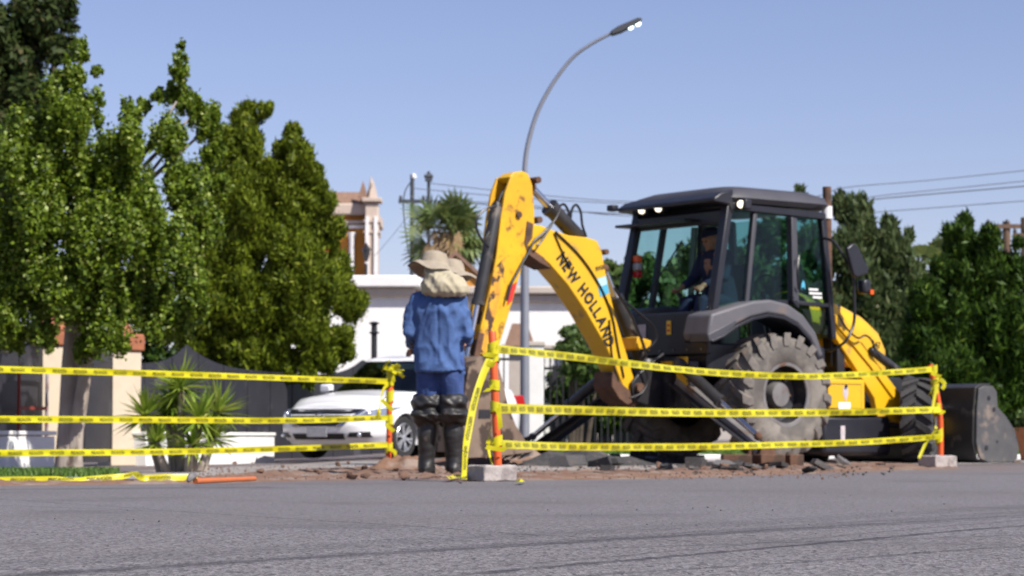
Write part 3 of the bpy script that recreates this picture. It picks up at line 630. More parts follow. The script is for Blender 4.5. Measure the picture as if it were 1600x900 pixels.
# red steel frame leaning by the fence
fr = thing('steel_frame', 'rusty red metal frame standing against the dark fence at far left', 'frame', wpos(wall_u(10), 0.16), wang)
w_ = wall_u(54) - wall_u(10)
MB().box((0, 0, 0.65), (0.03, 0.03, 1.1)).build('upright', MT['frame_red'], fr); MB().box((w_, 0, 0.65), (0.04, 0.03, 1.1)).build('upright', MT['frame_pale'], fr)
MB().box((w_ / 2, 0, 1.185), (w_, 0.032, 0.03)).build('crossbar', MT['frame_pale'], fr); MB().box((w_ / 2, 0, 0.72), (w_ - 0.04, 0.028, 0.04)).build('crossbar', MT['frame_red'], fr)

# ------------------------------------------------------------------ buildings behind
# white building with cornice
D = 62.0
bl = at(430, 700, D).x; br = at(905, 700, D).x; zt = at(650, 432, D).z; zc = at(650, 470, D).z
wb = thing('white_building', 'long low white building with beige cornice behind the workers', 'building', (bl, D, 0))
W = br - bl; xs_ = at(645, 700, D).x - bl
MB().box((xs_ / 2, 3, (zt - 0.5) / 2), (xs_, 6, zt - 0.5)).build('wall', MT['white_wall'], wb)
MB().box((xs_ / 2 + 0.05, 2.9, zt - 0.14), (xs_ + 0.3, 6.5, 0.3)).build('parapet', MT['white_paint'], wb, 0.04)
MB().box((xs_ / 2, 2.95, zt - 0.41), (xs_ + 0.12, 6.2, 0.22)).build('cornice', MT['beige_trim'], wb, 0.04)
z2 = at(800, 446, D).z
MB().box(((xs_ + W) / 2 + 0.2, 3.6, (z2 - 0.4) / 2), (W - xs_ - 0.4, 6, z2 - 0.4)).build('wall', MT['white_wall'], wb)
MB().box(((xs_ + W) / 2 + 0.2, 3.5, z2 - 0.1), (W - xs_ - 0.2, 6.4, 0.2)).build('parapet', MT['beige_trim'], wb, 0.04)
MB().box(((xs_ + W) / 2 + 0.2, 3.55, z2 - 0.31), (W - xs_ - 0.3, 6.2, 0.2)).build('cornice', MT['beige_trim'], wb, 0.04)
MB().box((xs_ + 0.35, 2.6, at(650, 560, D).z), (0.5, 0.12, 2.6)).build('shutter', MT['roof_brown'], wb)
MB().box((W / 2, -0.05, 0.3), (W, 0.12, 0.6)).build('plinth', MT['beige_trim'], wb)
# gabled tile roof further back
c = at(712, 440, 72); gh = thing('gabled_house', 'small house with brown gabled roof half hidden behind the worker hats', 'house', (c.x, 72, 0))
hw = 0.95; MB().prism([(-hw, 0), (hw, 0), (hw, c.z - 0.1), (0, c.z + 0.75), (-hw, c.z - 0.1)], 0, 3).build('wall', MT['church_orange'], gh)
for s in (-1, 1):
    MB().prism([(0, c.z + 0.78), (s * (hw + 0.15), c.z - 0.22), (s * (hw + 0.15), c.z - 0.08), (0, c.z + 0.92)], -0.15, 3.1).build('roof', MT['roof_brown'], gh)
# church
D = 112.0
def cx(px): return at(px, 500, D).x
def cz(py): return at(560, py, D).z
ch = thing('church', 'orange and stone church with a slender pinnacle tower beyond the conifer', 'church', (cx(555), D, 0))
X0 = cx(555); B = MB()
xl, xr = cx(440) - X0, cx(572) - X0
B.box(((xl + xr) / 2, 5, (cz(328) + 0) / 2), (xr - xl, 8, cz(328))).build('wall', MT['church_orange'], ch)
MB().box(((xl + xr) / 2 + 0.1, 4.8, cz(325)), (xr - xl + 0.4, 8.6, 0.55)).build('cornice', MT['church_stone'], ch, 0.08)
MB().box(((xl + xr) / 2 + 0.1, 4.7, cz(345)), (xr - xl + 0.2, 8.3, 0.14)).build('moulding', MT['church_stone'], ch)
MB().box(((xl + xr) / 2, 0.85, cz(352)), (xr - xl, 0.3, 0.16)).build('architrave', MT['white_paint'], ch)
MB().box(((xl + xr) / 2, 4.6, cz(322) + 0.5), (xr - xl, 8, 0.6), taper=0.8).build('roof', MT['roof_brown'], ch)
for px in (548, 520, 494):
    p = MB().lathe([(0.2, 0), (0.2, 0.5), (0.16, 0.6), (0.14, cz(352) - 0.6), (0.22, cz(352) - 0.3), (0.22, cz(352) - 0.28)], (cx(px) - X0, 0.55, 0), n=16).build('column', MT['white_paint'], ch)
for px in (562, 535):
    MB().box((cx(px) - X0, 0.92, cz(395)), (0.42, 0.2, 2.6)).build('window', MT['church_orange'], ch)
tw = cx(580) - X0; hw = 0.30
tower = MB().box((tw, 0.55, cz(318) / 2), (2 * hw, 1.0, cz(318))).build('tower', MT['church_stone'], ch, 0.04)
for py in (345, 362): MB().box((tw, 0.55, cz(py)), (2 * hw + 0.16, 1.16, 0.1)).build('string_course', MT['church_stone'], tower)
for s in (-0.2, 0.2): MB().box((tw + s, 0.0, cz(395)), (0.16, 0.16, 3.4)).build('pilaster', MT['white_paint'], tower)
MB().box((tw, 0.5, cz(312)), (2 * hw + 0.3, 1.2, 0.2)).build('tower_cornice', MT['church_stone'], tower, 0.03)
for s in (-1, 1): MB().lathe([(0.0, 0.0), (0.30, 0.0), (0.2, 0.5), (0.0, 1.0)], (tw - 0.18 + s * 0.24, 0.35, cz(314)), n=4).build('gable', MT['roof_brown' if s < 0 else 'church_stone'], tower)
MB().lathe([(0.30, -0.3), (0.28, 0.1), (0.2, 0.25), (0.17, 0.5), (0.13, 0.52), (0.09, 0.8), (0.02, 1.1), (0.0, 1.25)], (tw - 0.05, 0.5, cz(312)), n=8).build('spire', MT['church_stone'], tower)
# wrought lamp hanging from the church front
lp = thing('wall_lantern', 'black lantern on a post in front of the church', 'lantern', (at(572, 500, 66).x, 66, 0)); zz = at(573, 395, 66).z
MB().tube([(0, 0, 0), (0, 0, zz - 0.3)], 0.035, 8).build('post', MT['iron'], lp)
MB().lathe([(0.04, -0.24), (0.10, -0.05), (0.11, 0.06), (0.15, 0.08), (0.05, 0.2), (0.01, 0.28)], (0, 0, zz), n=6).build('lantern_head', MT['iron'], lp)
# gate pillar with brown cap, white column and iron fence behind the digger
D = 48.0
gp = thing('capped_gate_pillar', 'grey gate pillar with sloping brown cap behind the orange post', 'pillar', (at(812, 700, D).x, D, 0))
z1 = at(812, 545, D).z; z0 = at(812, 510, D).z
MB().box((0, 0, z1 / 2), (0.42, 0.42, z1)).build('shaft', MT['beige_trim'], gp, 0.01)
MB().box((0, 0, z1 + 0.02), (0.72, 0.72, 0.1)).build('cap_slab', MT['roof_brown'], gp, 0.02)
MB().box((0, 0, (z0 + z1) / 2 + 0.05), (0.6, 0.6, z0 - z1), taper=0.5).build('cap', MT['roof_brown'], gp)
wc = thing('white_column', 'plain white square column beside the street lamp pole', 'column', (at(834, 700, 44.5).x, 44.5, 0)); h = at(836, 540, 44.5).z
MB().box((0, 0, h / 2), (0.36, 0.3, h)).build('shaft', MT['white_paint'], wc, 0.01); MB().box((0, 0, h + 0.03), (0.42, 0.36, 0.08)).build('cap', MT['beige_trim'], wc, 0.01)
def railings(label, px0, px1, py_top, Y, pitch):
    x0, x1 = at(px0, 700, Y).x, at(px1, 700, Y).x; h = at(800, py_top, Y).z; t = thing('iron_railing', label, 'fence', (x0, Y, 0)); n = int((x1 - x0) / pitch)
    bm_ = MB().box((0, 0, h / 2 + 0.04), (0.028, 0.028, h - 0.02)).lathe([(0.03, 0), (0.025, 0.05), (0, 0.12)], (0, 0, h), n=4).mesh('bar', MT['iron'])
    for k in range(n + 1):
        o = link('bar', bm_, t); o.location = ((x1 - x0) * k / n, 0, 0)
    for z in (0.15, h - 0.12): MB().box(((x1 - x0) / 2, -0.0, z), (x1 - x0, 0.04, 0.05)).build('rail', MT['iron'], t)
    return t
railings('dark iron railing between the capped pillar and the car', 722, 806, 552, 49, 0.11)
railings('dark iron railing in front of the hedge left of the digger', 850, 1010, 566, 46.6, 0.12)
MB_ = thing('dark_gate_panel', 'dark solid metal gate panel behind the digger boom', 'gate', (at(862, 700, 47.1).x, 47.1, 0))
h = at(900, 566, 47).z; x1 = at(1005, 700, 47.1).x - MB_.location.x
for k in range(6): MB().box(((k + 0.5) * x1 / 6, 0, h / 2), (x1 / 6 - 0.015, 0.03, h - 0.12)).build('panel', MT['fence_metal'], MB_)
gw = thing('white_garden_wall', 'short white garden wall behind the railing and bush', 'wall', (at(868, 700, 50).x, 50, 0)); h = at(868, 545, 50).z
MB().box((0, 0, h / 2), (0.62, 0.25, h)).build('wall_panel', MT['white_wall'], gw); MB().box((0, 0, h + 0.03), (0.7, 0.33, 0.09)).build('coping', MT['beige_trim'], gw, 0.02)
# dark lantern post left of the workers
dp = thing('garden_post', 'dark slim post with finial above the car roof', 'post', (at(584, 700, 46).x, 46, 0)); h = at(584, 497, 46).z
MB().tube([(0, 0, 0), (0, 0, h - 0.1)], 0.055, 10).build('shaft', MT['iron'], dp)
for q in (0.1, 0.28): MB().lathe([(0.05, -0.03), (0.11, 0), (0.05, 0.03)], (0, 0, h - q), n=10).build('collar', MT['iron'], dp)
# terracotta planter at the right edge
pl = thing('planter', 'orange terracotta planter at the right edge beside the loader bucket', 'planter', (at(1620, 700, 31).x, 31, 0)); h = at(1600, 668, 31).z
MB().lathe([(0.2, 0), (0.25, h * 0.75), (0.28, h * 0.76), (0.29, h), (0.25, h), (0.22, h * 0.8)], n=24).build('pot', MT['planter_orange'], pl)
tf = [(np.array((pl.location.x + rnd.uniform(-.2, .2), 31 + rnd.uniform(-.15, .15), h + rnd.uniform(0.05, .2))), 0.12) for _ in range(12)]
crown('plant_leaves', tf, 900, 0.06, MT['leaf_bush'], pl, 5)

# ------------------------------------------------------------------ street lamp, poles, wires
D = 42.0; sl = thing('street_lamp', 'tall grey street lamp with curved arm and lit lamp head', 'street lamp', (at(820, 700, D).x, D, 0))
x0 = sl.location.x
pp = [(820, 262), (823, 235), (830, 205), (840, 175), (855, 145), (873, 117), (897, 88), (925, 68), (957, 51)]
sp = spline([at(a, b, D) - sl.location for a, b in pp], 30)
MB().tube([(0, 0, 0), (0, 0, 1.2), (0, 0, 2.5)] + [Vector((0, 0, 3.6))] + sp, [0.085, 0.083, 0.078, 0.074] + [0.046 - 0.018 * i / 29 for i in range(30)], 12).build('pole', MT['pole_grey'], sl)
MB().box((0, 0, 0.02), (0.36, 0.36, 0.04)).build('base_plate', MT['pole_grey'], sl)
a = at(955, 53, D) - sl.location; b = at(1003, 31, D) - sl.location; d = (b - a).normalized(); n_ = Vector((d.z, 0, -d.x))
def hp(t, o): q = a + (b - a) * t + n_ * o; return (q.x, q.z)
MB().prism([hp(0, -0.035), hp(0.25, -0.06), hp(0.9, -0.05), hp(1, -0.01), hp(0.95, 0.03), hp(0.3, 0.05), hp(0, 0.03)], -0.13, 0.13).build('lamp_head', MT['pole_dark'], sl, 0.01)
for t in (0.6, 0.84):
    q = a + (b - a) * t + n_ * 0.045 - Vector((0, 0.0, 0)); MB().lathe([(0.0, 0.012), (0.05, 0.01), (0.055, -0.02)], q + Vector((0, -0.06, 0)), (n_ + Vector((0, -0.9, 0))), n=14, cap=False).build('lamp_lens', MT['led_on'], sl)
def upole(label, px, py, Y, r, m, arms, name='utility_pole'):
    h = at(px, py, Y).z; t = thing(name, label, 'utility pole', (at(px, 700, Y).x, Y, 0))
    MB().tube([(0, 0, 0), (0, 0, h)], [r, r * 0.75], 10).build('shaft', MT[m], t)
    for z, w in arms:
        MB().box((0, -0.1, h - z), (w, 0.1, 0.12)).build('crossarm', MT[m], t)
        for s in (-0.42, 0, 0.42): MB().lathe([(0.04, 0), (0.06, 0.06), (0.03, 0.14)], (s * w, -0.1, h - z + 0.06), n=8).build('insulator', MT['pole_dark'], t)
    return t, h
upole('dark utility pole with short crossarm left of the palm', 643, 273, 80, 0.09, 'pole_dark', [(0.9, 0.9)])
u1, h1 = bpy.data.objects['utility_pole'], at(643, 273, 80).z
MB().tube(spline([(-0.05, 0, h1 - 0.25), (-0.25, 0, h1 - 0.6), (-0.28, 0, h1 - 1.3), (-0.12, 0, h1 - 2.6)], 14), 0.022, 6).build('cable_loop', MT['pole_dark'], u1)
MB().lathe([(0.09, 0), (0.1, 0.06), (0.06, 0.14), (0, 0.17)], (0.05, 0, h1 - 0.12), n=12).build('lamp_cap', MT['label_white'], u1)
upole('slim grey utility pole rising above the palm crown', 669, 268, 84, 0.075, 'pole_dark', [(0.3, 0.25)])
upole('wooden utility pole with tilted crossarm above the dense pine', 1577, 346, 70, 0.15, 'wood_pole', [(0.15, 1.3)])
upole('dark utility pole at the right edge', 1606, 340, 66, 0.15, 'wood_pole', [(0.5, 0.7)])
# the weathered timber stump of a pole behind the cab
def wire(label, pts, Y, r=0.014):
    P = spline([at(px, py, Y + dy) for px, py, dy in pts], 24); o = MB().tube(P, r, 5).build('overhead_wire', MT['wire'])
    tag(o, label, 'wire', 'overhead wires')
Yw = 82
wire('overhead wire, highest of those from the poles to the cab', [(669, 286, 0), (800, 300, -2), (985, 315, -4), (1250, 310, -6), (1320, 293, -7), (1460, 281, -8), (1700, 256, -10)], Yw)
wire('overhead wire, second of those from the poles to the cab', [(643, 294, 0), (800, 308, -2), (985, 318, -4), (1250, 318, -6), (1400, 303, -7), (1600, 283, -9), (1700, 272, -10)], Yw)
wire('overhead wire, thickest, third from the top on the right', [(669, 313, 0), (800, 322, -2), (985, 334, -4), (1250, 322, -6), (1400, 308, -7), (1600, 291, -9), (1700, 283, -10)], Yw, 0.02)
wire('overhead wire, lowest, just above the pine top', [(643, 313, 0), (800, 318, -2), (985, 338, -4), (1250, 340, -6), (1400, 329, -7), (1600, 314, -9), (1700, 306, -10)], Yw)
wire('thin guy wire slanting down from the dark pole', [(643, 330, 0), (610, 372, 0), (585, 400, 0)], 80, 0.01)

# ------------------------------------------------------------------ backhoe loader
MH = R(38); MO = Vector((2.32, 26.67, 0.085))
RM = Matrix.Rotation(MH, 3, 'Z'); RMi = RM.inverted()
def _loc(px, py): return RMi @ (CAM - MO), RMi @ ray(px, py)
def LP(px, py, lat):                      # -> (x, z) in the machine, on its vertical plane y = lat
    o, d = _loc(px, py); t = (lat - o.y) / d.y; p = o + d * t; return (p.x, p.z)
def LX(px, py, x0):                       # -> (y, z) on the plane x = x0
    o, d = _loc(px, py); t = (x0 - o.x) / d.x; p = o + d * t; return (p.y, p.z)
def LL(pts, lat): return [LP(a, b, lat) for a, b in pts]
def L3(px, py, lat): q = LP(px, py, lat); return Vector((q[0], lat, q[1]))
bh = thing('backhoe_loader', 'yellow and black backhoe loader digging at the roadside, arm folded up', 'backhoe', MO, MH)
Y_, YW, YC, BK, CB = MT['yellow'], MT['yellow_worn'], MT['yellow_chipped'], MT['black_metal'], MT['cab_black']

# wheels: rim mesh is the part; tyre, hub and lugs hang from it
def wheel(pos, R0, w, rim_r, nl, steer=0.0, dark=False, full=True, side=-1):
    rb, tr = (MT['rubber_dark'], MT['rubber_dark']) if dark else (MT['rubber'], MT['rubber_tread'])
    m = MB(); s = side; e = s * w / 2
    m.lathe([(rim_r + 0.02, e * 0.86), (rim_r - 0.015, e * 0.84), (rim_r - 0.03, e * 0.5), (rim_r - 0.05, e * 0.1), (rim_r * 0.55, -e * 0.05), (rim_r * 0.5, -e * 0.05), (0.0, -e * 0.05)], axis=(0, 1, 0), n=32, cap=False)
    o = m.build('wheel', BK if dark else MT['black_metal'], bh, smooth_angle=40); o.location = pos; o.rotation_euler.z = steer
    rg = MB().lathe([(rim_r + 0.012, e * 0.87), (rim_r - 0.022, e * 0.865), (rim_r - 0.03, e * 0.82)], axis=(0, 1, 0), n=32, cap=False).build('rim', MT['steel_dull'], o)
    hw = w / 2
    prof = [(rim_r, -hw * 0.82), (rim_r + 0.03, -hw * 0.93), (rim_r + (R0 - rim_r) * 0.45, -hw * 1.0), (R0 - 0.10, -hw * 0.96), (R0 - 0.05, -hw * 0.85), (R0 - 0.035, -hw * 0.4), (R0 - 0.032, 0),
            (R0 - 0.035, hw * 0.4), (R0 - 0.05, hw * 0.85), (R0 - 0.10, hw * 0.96), (rim_r + (R0 - rim_r) * 0.45, hw * 1.0), (rim_r + 0.03, hw * 0.93), (rim_r, hw * 0.82)]
    MB().lathe(prof, axis=(0, 1, 0), n=48, cap=False).build('tyre', rb, o, smooth_angle=50)
    hb = MB().lathe([(0.14, -e * 0.05), (0.14, e * 0.35), (0.125, e * 0.5), (0.05, e * 0.53), (0.0, e * 0.53)], axis=(0, 1, 0), n=20).build('hub', MT['steel_dull'], o)
    for k in range(8):
        a = k * math.pi / 4; MB().lathe([(0.018, 0), (0.018, 0.04 * s), (0.0, 0.04 * s)], (math.cos(a) * rim_r * 0.66, -e * 0.02, math.sin(a) * rim_r * 0.66), (0, 1, 0), 6).build('bolt', MT['steel_dull'], o)
    hgt = 0.036 if not dark else 0.026
    for sd in (-1, 1):
        lg = MB(); n = 5; V = []
        for i in range(n + 1):
            t = i / n; yy = sd * hw * (0.02 + 0.98 * min(1, t * 1.18)); ang = 0.30 * t; rad = R0 - (0.0 if t < 0.8 else 0.075 * ((t - 0.8) / 0.2)); low = rad - hgt - (0.02 if t < 0.99 else 0.03); th = (0.034 + 0.014 * t) / R0
            yy2 = yy if t < 0.9 else sd * hw * 1.03
            for q, rr_ in ((-th, low), (th, low), (th, rad), (-th, rad)): V.append((math.cos(ang + q) * rr_, yy2, math.sin(ang + q) * rr_))
        F = [(i * 4 + a, i * 4 + (a + 1) % 4, (i + 1) * 4 + (a + 1) % 4, (i + 1) * 4 + a) for i in range(n) for a in range(4)] + [(0, 1, 2, 3), (n * 4 + 3, n * 4 + 2, n * 4 + 1, n * 4)]
        me = lg.add(V, F).mesh('tread_lug', tr, 30)
        for k in range(nl):
            l = link('tread_lug', me, o); l.rotation_euler.y = 2 * math.pi * (k + (0.5 if sd > 0 else 0)) / nl + (0.13 if dark else 0)
    return o
wheel((0, -0.80, 0.665), 0.665, 0.47, 0.335, 19)
wheel((0, 0.80, 0.665), 0.665, 0.47, 0.335, 19, side=1)
wheel((2.24, -0.86, 0.40), 0.485, 0.36, 0.23, 17, R(36), dark=True)
wheel((2.24, 0.86, 0.40), 0.485, 0.36, 0.23, 17, R(36), dark=True, side=1)

# chassis
ch_ = MB().box((0.9, 0, 0.72), (3.5, 0.62, 0.36)).box((2.24, 0, 0.42), (0.22, 1.4, 0.2)).box((0, 0, 0.66), (0.3, 1.2, 0.3)).build('chassis', BK, bh, 0.02)
fr_ = MB().box((-0.98, 0, 0.75), (0.14, 1.25, 0.55)).box((-0.85, 0.36, 0.8), (0.4, 0.1, 0.5)).box((-0.85, -0.36, 0.8), (0.4, 0.1, 0.5)).build('rear_frame', BK, bh, 0.02)
MB().box((-1.062, -0.52, 0.9), (0.03, 0.16, 0.32)).box((-1.062, -0.12, 0.98), (0.03, 0.5, 0.08)).build('frame_plate', YW, fr_, 0.006)
MB().box((-1.062, 0.5, 0.9), (0.03, 0.2, 0.3)).build('frame_plate', YW, fr_, 0.006)
# swing post carrying the boom
MB().lathe([(0.11, 0.42), (0.13, 0.45), (0.13, 1.0), (0.1, 1.05)], (-1.13, 0, 0), n=16).build('swing_post', BK, bh)
bx0, bz0 = LP(992, 606, -0.14)
MB().prism([(-1.06, 0.5), (-1.02, 1.12), (bx0 + 0.02, bz0 + 0.16), (bx0 - 0.09, bz0 + 0.05), (bx0 - 0.05, bz0 - 0.14)], -0.19, -0.15).prism([(-1.06, 0.5), (-1.02, 1.12), (bx0 + 0.02, bz0 + 0.16), (bx0 - 0.09, bz0 + 0.05), (bx0 - 0.05, bz0 - 0.14)], 0.15, 0.19).build('swing_bracket', BK, bh, 0.012)
MB().lathe([(0.05, -0.24), (0.05, 0.24)], (bx0, 0, bz0), (0, 1, 0), 14).build('boom_pin', MT['rust'], bh)

# boom
BO = LL([(830, 350), (845, 352), (862, 359), (890, 368), (918, 371), (933, 376), (940, 390), (944, 412), (951, 448), (962, 495), (977, 545), (990, 588), (996, 606), (990, 618), (981, 616), (973, 603), (962, 574), (946, 540), (916, 488), (886, 444), (858, 412), (836, 394), (824, 384)], -0.14)
boom = MB().prism(BO, -0.14, 0.14).build('boom', Y_, bh, 0.012)
def boom_rail(pts, r=0.010, lat=-0.152, m='hose', name='hose_line', n=24):
    return MB().tube(spline([L3(a, b, lat) for a, b in pts], n), r, 6).build(name, MT[m], boom)
boom_rail([(868, 362), (908, 402), (938, 448), (956, 492), (965, 540), (975, 590)], 0.011)
boom_rail([(866, 364), (884, 405), (892, 420)], 0.008)
boom_rail([(952, 500), (957, 560), (966, 596)], 0.010)
MB().prism(LL([(824, 384), (836, 392), (850, 402), (862, 420), (846, 412), (826, 398), (820, 380), (824, 345), (834, 350), (832, 372)], -0.146), -0.146, 0.146).build('elbow_plate', MT['rust'], boom, 0.006)
MB().prism(LL([(958, 580), (973, 600), (990, 615), (1000, 630), (986, 637), (968, 624), (956, 604)], -0.155), -0.155, 0.155).build('boom_foot', MT['rust'], boom, 0.01)
MB().lathe([(0.03, -0.175), (0.03, 0.175)], L3(932, 395, 0), (0, 1, 0), 12).build('pin', MT['rust'], boom)
MB().prism(LL([(932, 436), (947, 431), (952, 458), (938, 464)], -0.144), -0.1445, -0.141).build('blue_label', MT['label_blue'], boom)
MB().prism(LL([(932.5, 437), (946.5, 432), (949, 444), (935, 449)], -0.147), -0.147, -0.1446).build('pale_label', MT['label_pale'], boom)
# lettering along the boom, letter by letter
lp_ = spline([Vector((*LP(a, b, -0.1425), 0)) for a, b in ((875, 398), (895, 430), (915, 458), (933, 487), (945, 513), (954, 541))], 200)
acc = [0.0]
for a, b in zip(lp_, lp_[1:]): acc.append(acc[-1] + (b - a).length)
def on_path(s):
    i = min(max(int(np.searchsorted(acc, s)), 1), len(lp_) - 1); t = (s - acc[i - 1]) / max(1e-6, acc[i] - acc[i - 1]); return lp_[i - 1].lerp(lp_[i], t), (lp_[i] - lp_[i - 1]).normalized()
H = 0.125; s = 0.0; wd = []
for chr_ in 'NEW HOLLAND':
    if chr_ == ' ': wd.append((chr_, 0.35)); continue
    v, f = text_mesh(chr_, 0.05); wd.append((chr_, max(q[0] for q in v) - min(q[0] for q in v)))
tot = sum(w for _, w in wd) + 0.16 * (len(wd) - 1); kx = acc[-1] / (tot * H)
for chr_, w in wd:
    if chr_ != ' ':
        v, f = text_mesh(chr_, 0.05); mn = min(q[0] for q in v); p, d = on_path(s + w * H * kx / 2); nrm = Vector((-d.y, d.x, 0))
        if nrm.x < 0: nrm = -nrm
        P = [p + d * ((q[0] - mn - w / 2) * H * kx) + nrm * ((q[1] - 0.5) * H) for q in v]
        MB().add([(q.x, -0.1432, q.y) for q in P], f).build('letter', MT['logo_black'], boom, smooth_angle=0, fix=False)
    s += (w + 0.16) * H * kx
# small orange-red model number near the boom bend
v, f = text_mesh('B95B', 0.02); p0 = Vector(LP(931, 424, -0.1425)); p1 = Vector(LP(945, 420, -0.1425)); dd = (p1 - p0); nn = Vector((-dd.y, dd.x)).normalized() * 0.045
wmax = max(q[0] for q in v); MB().add([((p0 + dd * (q[0] / wmax) + nn * q[1]).x, -0.1432, (p0 + dd * (q[0] / wmax) + nn * q[1]).y) for q in v], f).build('model_number', MT['logo_black'], boom, smooth_angle=0, fix=False)

# hydraulic cylinders
def cyl(p, q, r, frac, name='hydraulic_cylinder', rod_m='chrome', parent=None):
    p, q = Vector(p), Vector(q); m = p.lerp(q, frac); par = parent or bh
    o = MB().tube([p, p.lerp(m, 0.02), m - (m - p).normalized() * 0.05, m - (m - p).normalized() * 0.049, m], [r * 0.9, r, r, r * 1.15, r * 1.15], 16).build(name, MT['cylinder_black'], par, smooth_angle=40)
    MB().tube([m, q], r * 0.5, 12).build('rod', MT[rod_m], o); MB().ball(q, r * 0.75, 10).build('rod_end', MT['rust'], o); MB().ball(p, r * 0.9, 10).build('base_eye', MT['black_metal'], o)
    return o
cyl(L3(904, 372, 0), L3(829, 292, 0), 0.085, 0.62)                 # crowd cylinder on the boom
cyl(L3(1006, 575, 0.0), L3(944, 420, 0.0), 0.075, 0.72)             # boom lift cylinder
cyl(L3(776, 322, -0.10), L3(726, 580, -0.04), 0.062, 0.60)          # bucket cylinder
# dipper: two cheek plates, a core between them and a cap
DN = [(816, 267), (826, 272), (832, 290), (835, 330), (835, 352), (826, 384), (815, 420), (801, 470), (787, 518), (777, 550), (762, 556), (745, 552), (752, 510), (766, 450), (776, 400), (783, 340), (790, 300), (799, 276)]
dip = MB().prism(LL(DN, -0.135), -0.135, -0.10).build('dipper_cheek', MT['yellow_dipper'], bh, 0.006)
pts = LL(DN, -0.135); MB().prism(pts, 0.10, 0.135).build('dipper_cheek', YW, bh, 0.006)
core = LL([(826, 274), (832, 300), (834, 350), (824, 384), (800, 468), (777, 546), (756, 552), (764, 500), (780, 430), (796, 370), (806, 310), (812, 276)], -0.135)
MB().prism(core, -0.097, 0.097).build('dipper_core', YC, bh, 0.006)
MB().prism(LL([(799, 276), (807, 269), (816, 267), (826, 272), (822, 284), (806, 284)], -0.135), -0.0965, 0.0965).build('dipper_cap', Y_, bh, 0.006)
MB().prism(LL([(772, 420), (790, 400), (786, 440), (772, 500), (757, 551), (748, 551), (757, 500)], -0.137), -0.1385, -0.1355).build('wear_patch', YC, dip)
for q in ((827, 283), (797, 337), (829, 345), (766, 545)): MB().lathe([(0.035, -0.16), (0.035, 0.16)], L3(*q, 0), (0, 1, 0), 12).build('pin', MT['rust'], dip)
MB().prism(LL([(796, 448), (808, 440), (800, 470), (792, 478)], -0.139), -0.141, -0.1386).build('red_marking', MT['logo_red'], dip)
# bucket linkage and digging bucket
MB().prism(LL([(745, 545), (777, 545), (782, 565), (770, 590), (748, 585)], -0.09), -0.09, 0.09).build('bucket_link', MT['rust'], bh, 0.01)
MB().bar(L3(752, 520, -0.16), L3(738, 590, -0.16), 0.03, 0.07).bar(L3(752, 520, -0.16) + Vector((0, 0.32, 0)), L3(738, 590, -0.16) + Vector((0, 0.32, 0)), 0.03, 0.07).build('bucket_link', MT['rust'], bh, 0.006)
lat = -0.32
SP = [(733, 572), (752, 556), (776, 562), (786, 596), (794, 632), (806, 664), (822, 690), (834, 706), (800, 711), (770, 714), (730, 716), (718, 706), (722, 660), (727, 610)]
bk = MB().prism(LL(SP, lat), lat, lat + 0.03).build('digging_bucket', MT['muddy_steel'], bh, 0.006)
SPl = LL(SP, lat); MB().prism(SPl, -lat - 0.03, -lat).build('bucket_side', MT['muddy_steel'], bk, 0.006)
def sheet(pts, th, a, b, parent, name, m, close=False):
    """a bent plate of thickness th following pts (x, z), between y = a and y = b"""
    out = []; inn = []
    for i, p in enumerate(pts):
        p0 = Vector(pts[max(i - 1, 0)]); p1 = Vector(pts[min(i + 1, len(pts) - 1)]); d = (p1 - p0).normalized(); n = Vector((-d.y, d.x)); out.append(tuple(p)); inn.append(tuple(Vector(p) + n * th))
    return MB().prism(out + inn[::-1], a, b).build(name, m, parent, 0.004)
sheet(LL([(834, 706), (822, 690), (806, 664), (794, 632), (786, 596), (776, 562)], lat), 0.03, lat + 0.031, -lat - 0.031, bk, 'bucket_shell', MT['muddy_steel'])
sheet(LL([(776, 562), (752, 556), (733, 572), (727, 610)], lat), 0.03, lat + 0.031, -lat - 0.031, bk, 'bucket_shell', MT['muddy_steel'])
sheet(LL([(727, 610), (722, 660), (718, 706)], lat), 0.028, lat + 0.031, -lat - 0.031, bk, 'bucket_shell', MT['muddy_steel'])
q = LL([(748, 640), (768, 640), (766, 654), (747, 654)], lat - 0.002); MB().prism(q, lat - 0.004, lat - 0.001).build('bucket_slot', MT['black_metal'], bk)
for k in range(5):
    yy = lat + 0.06 + k * 0.13; x, z = LP(832, 706, lat); MB().prism([(x + 0.06, z + 0.03), (x + 0.05, z - 0.03), (x - 0.12, z - 0.075)], yy, yy + 0.05).build('tooth', MT['steel_dull'], bk, 0.004)
# hoses
def hose(pts, lat, r=0.014):
    return MB().tube(spline([Vector(p) if len(p) == 3 and isinstance(p, Vector) else L3(p[0], p[1], lat if len(p) < 3 else p[2]) for p in pts], 40), r, 7).build('hydraulic_hose', MT['hose'], bh)
hose([(776, 322), (760, 326), (746, 340), (745, 358), (754, 376), (764, 386)], -0.17, 0.013)
hose([(764, 362), (758, 375), (762, 384)], -0.16, 0.01)
hose([(795, 292), (786, 300), (778, 318), (772, 345)], -0.06, 0.016)
hose([(878, 360), (872, 330), (880, 319), (888, 330), (889, 352), (893, 366)], -0.02, 0.014)
hose([(893, 368), (892, 335), (899, 320), (907, 330), (910, 352), (916, 370)], 0.02, 0.014)
hose([(876, 326), (866, 345), (848, 365), (835, 376), (826, 394), (818, 408), (806, 430), (798, 446), (792, 470)], -0.18, 0.014)
hose([(866, 345), (845, 378), (838, 384)], -0.2, 0.012)
hose([(975, 470), (1002, 492), (1022, 512), (1026, 530), (1012, 545), (998, 548)], -0.22, 0.014)
hose([(960, 450), (985, 490), (1002, 530), (1010, 556)], -0.26, 0.016)
hose([(1000, 560), (1012, 590), (1004, 612), (985, 622)], -0.25, 0.013)
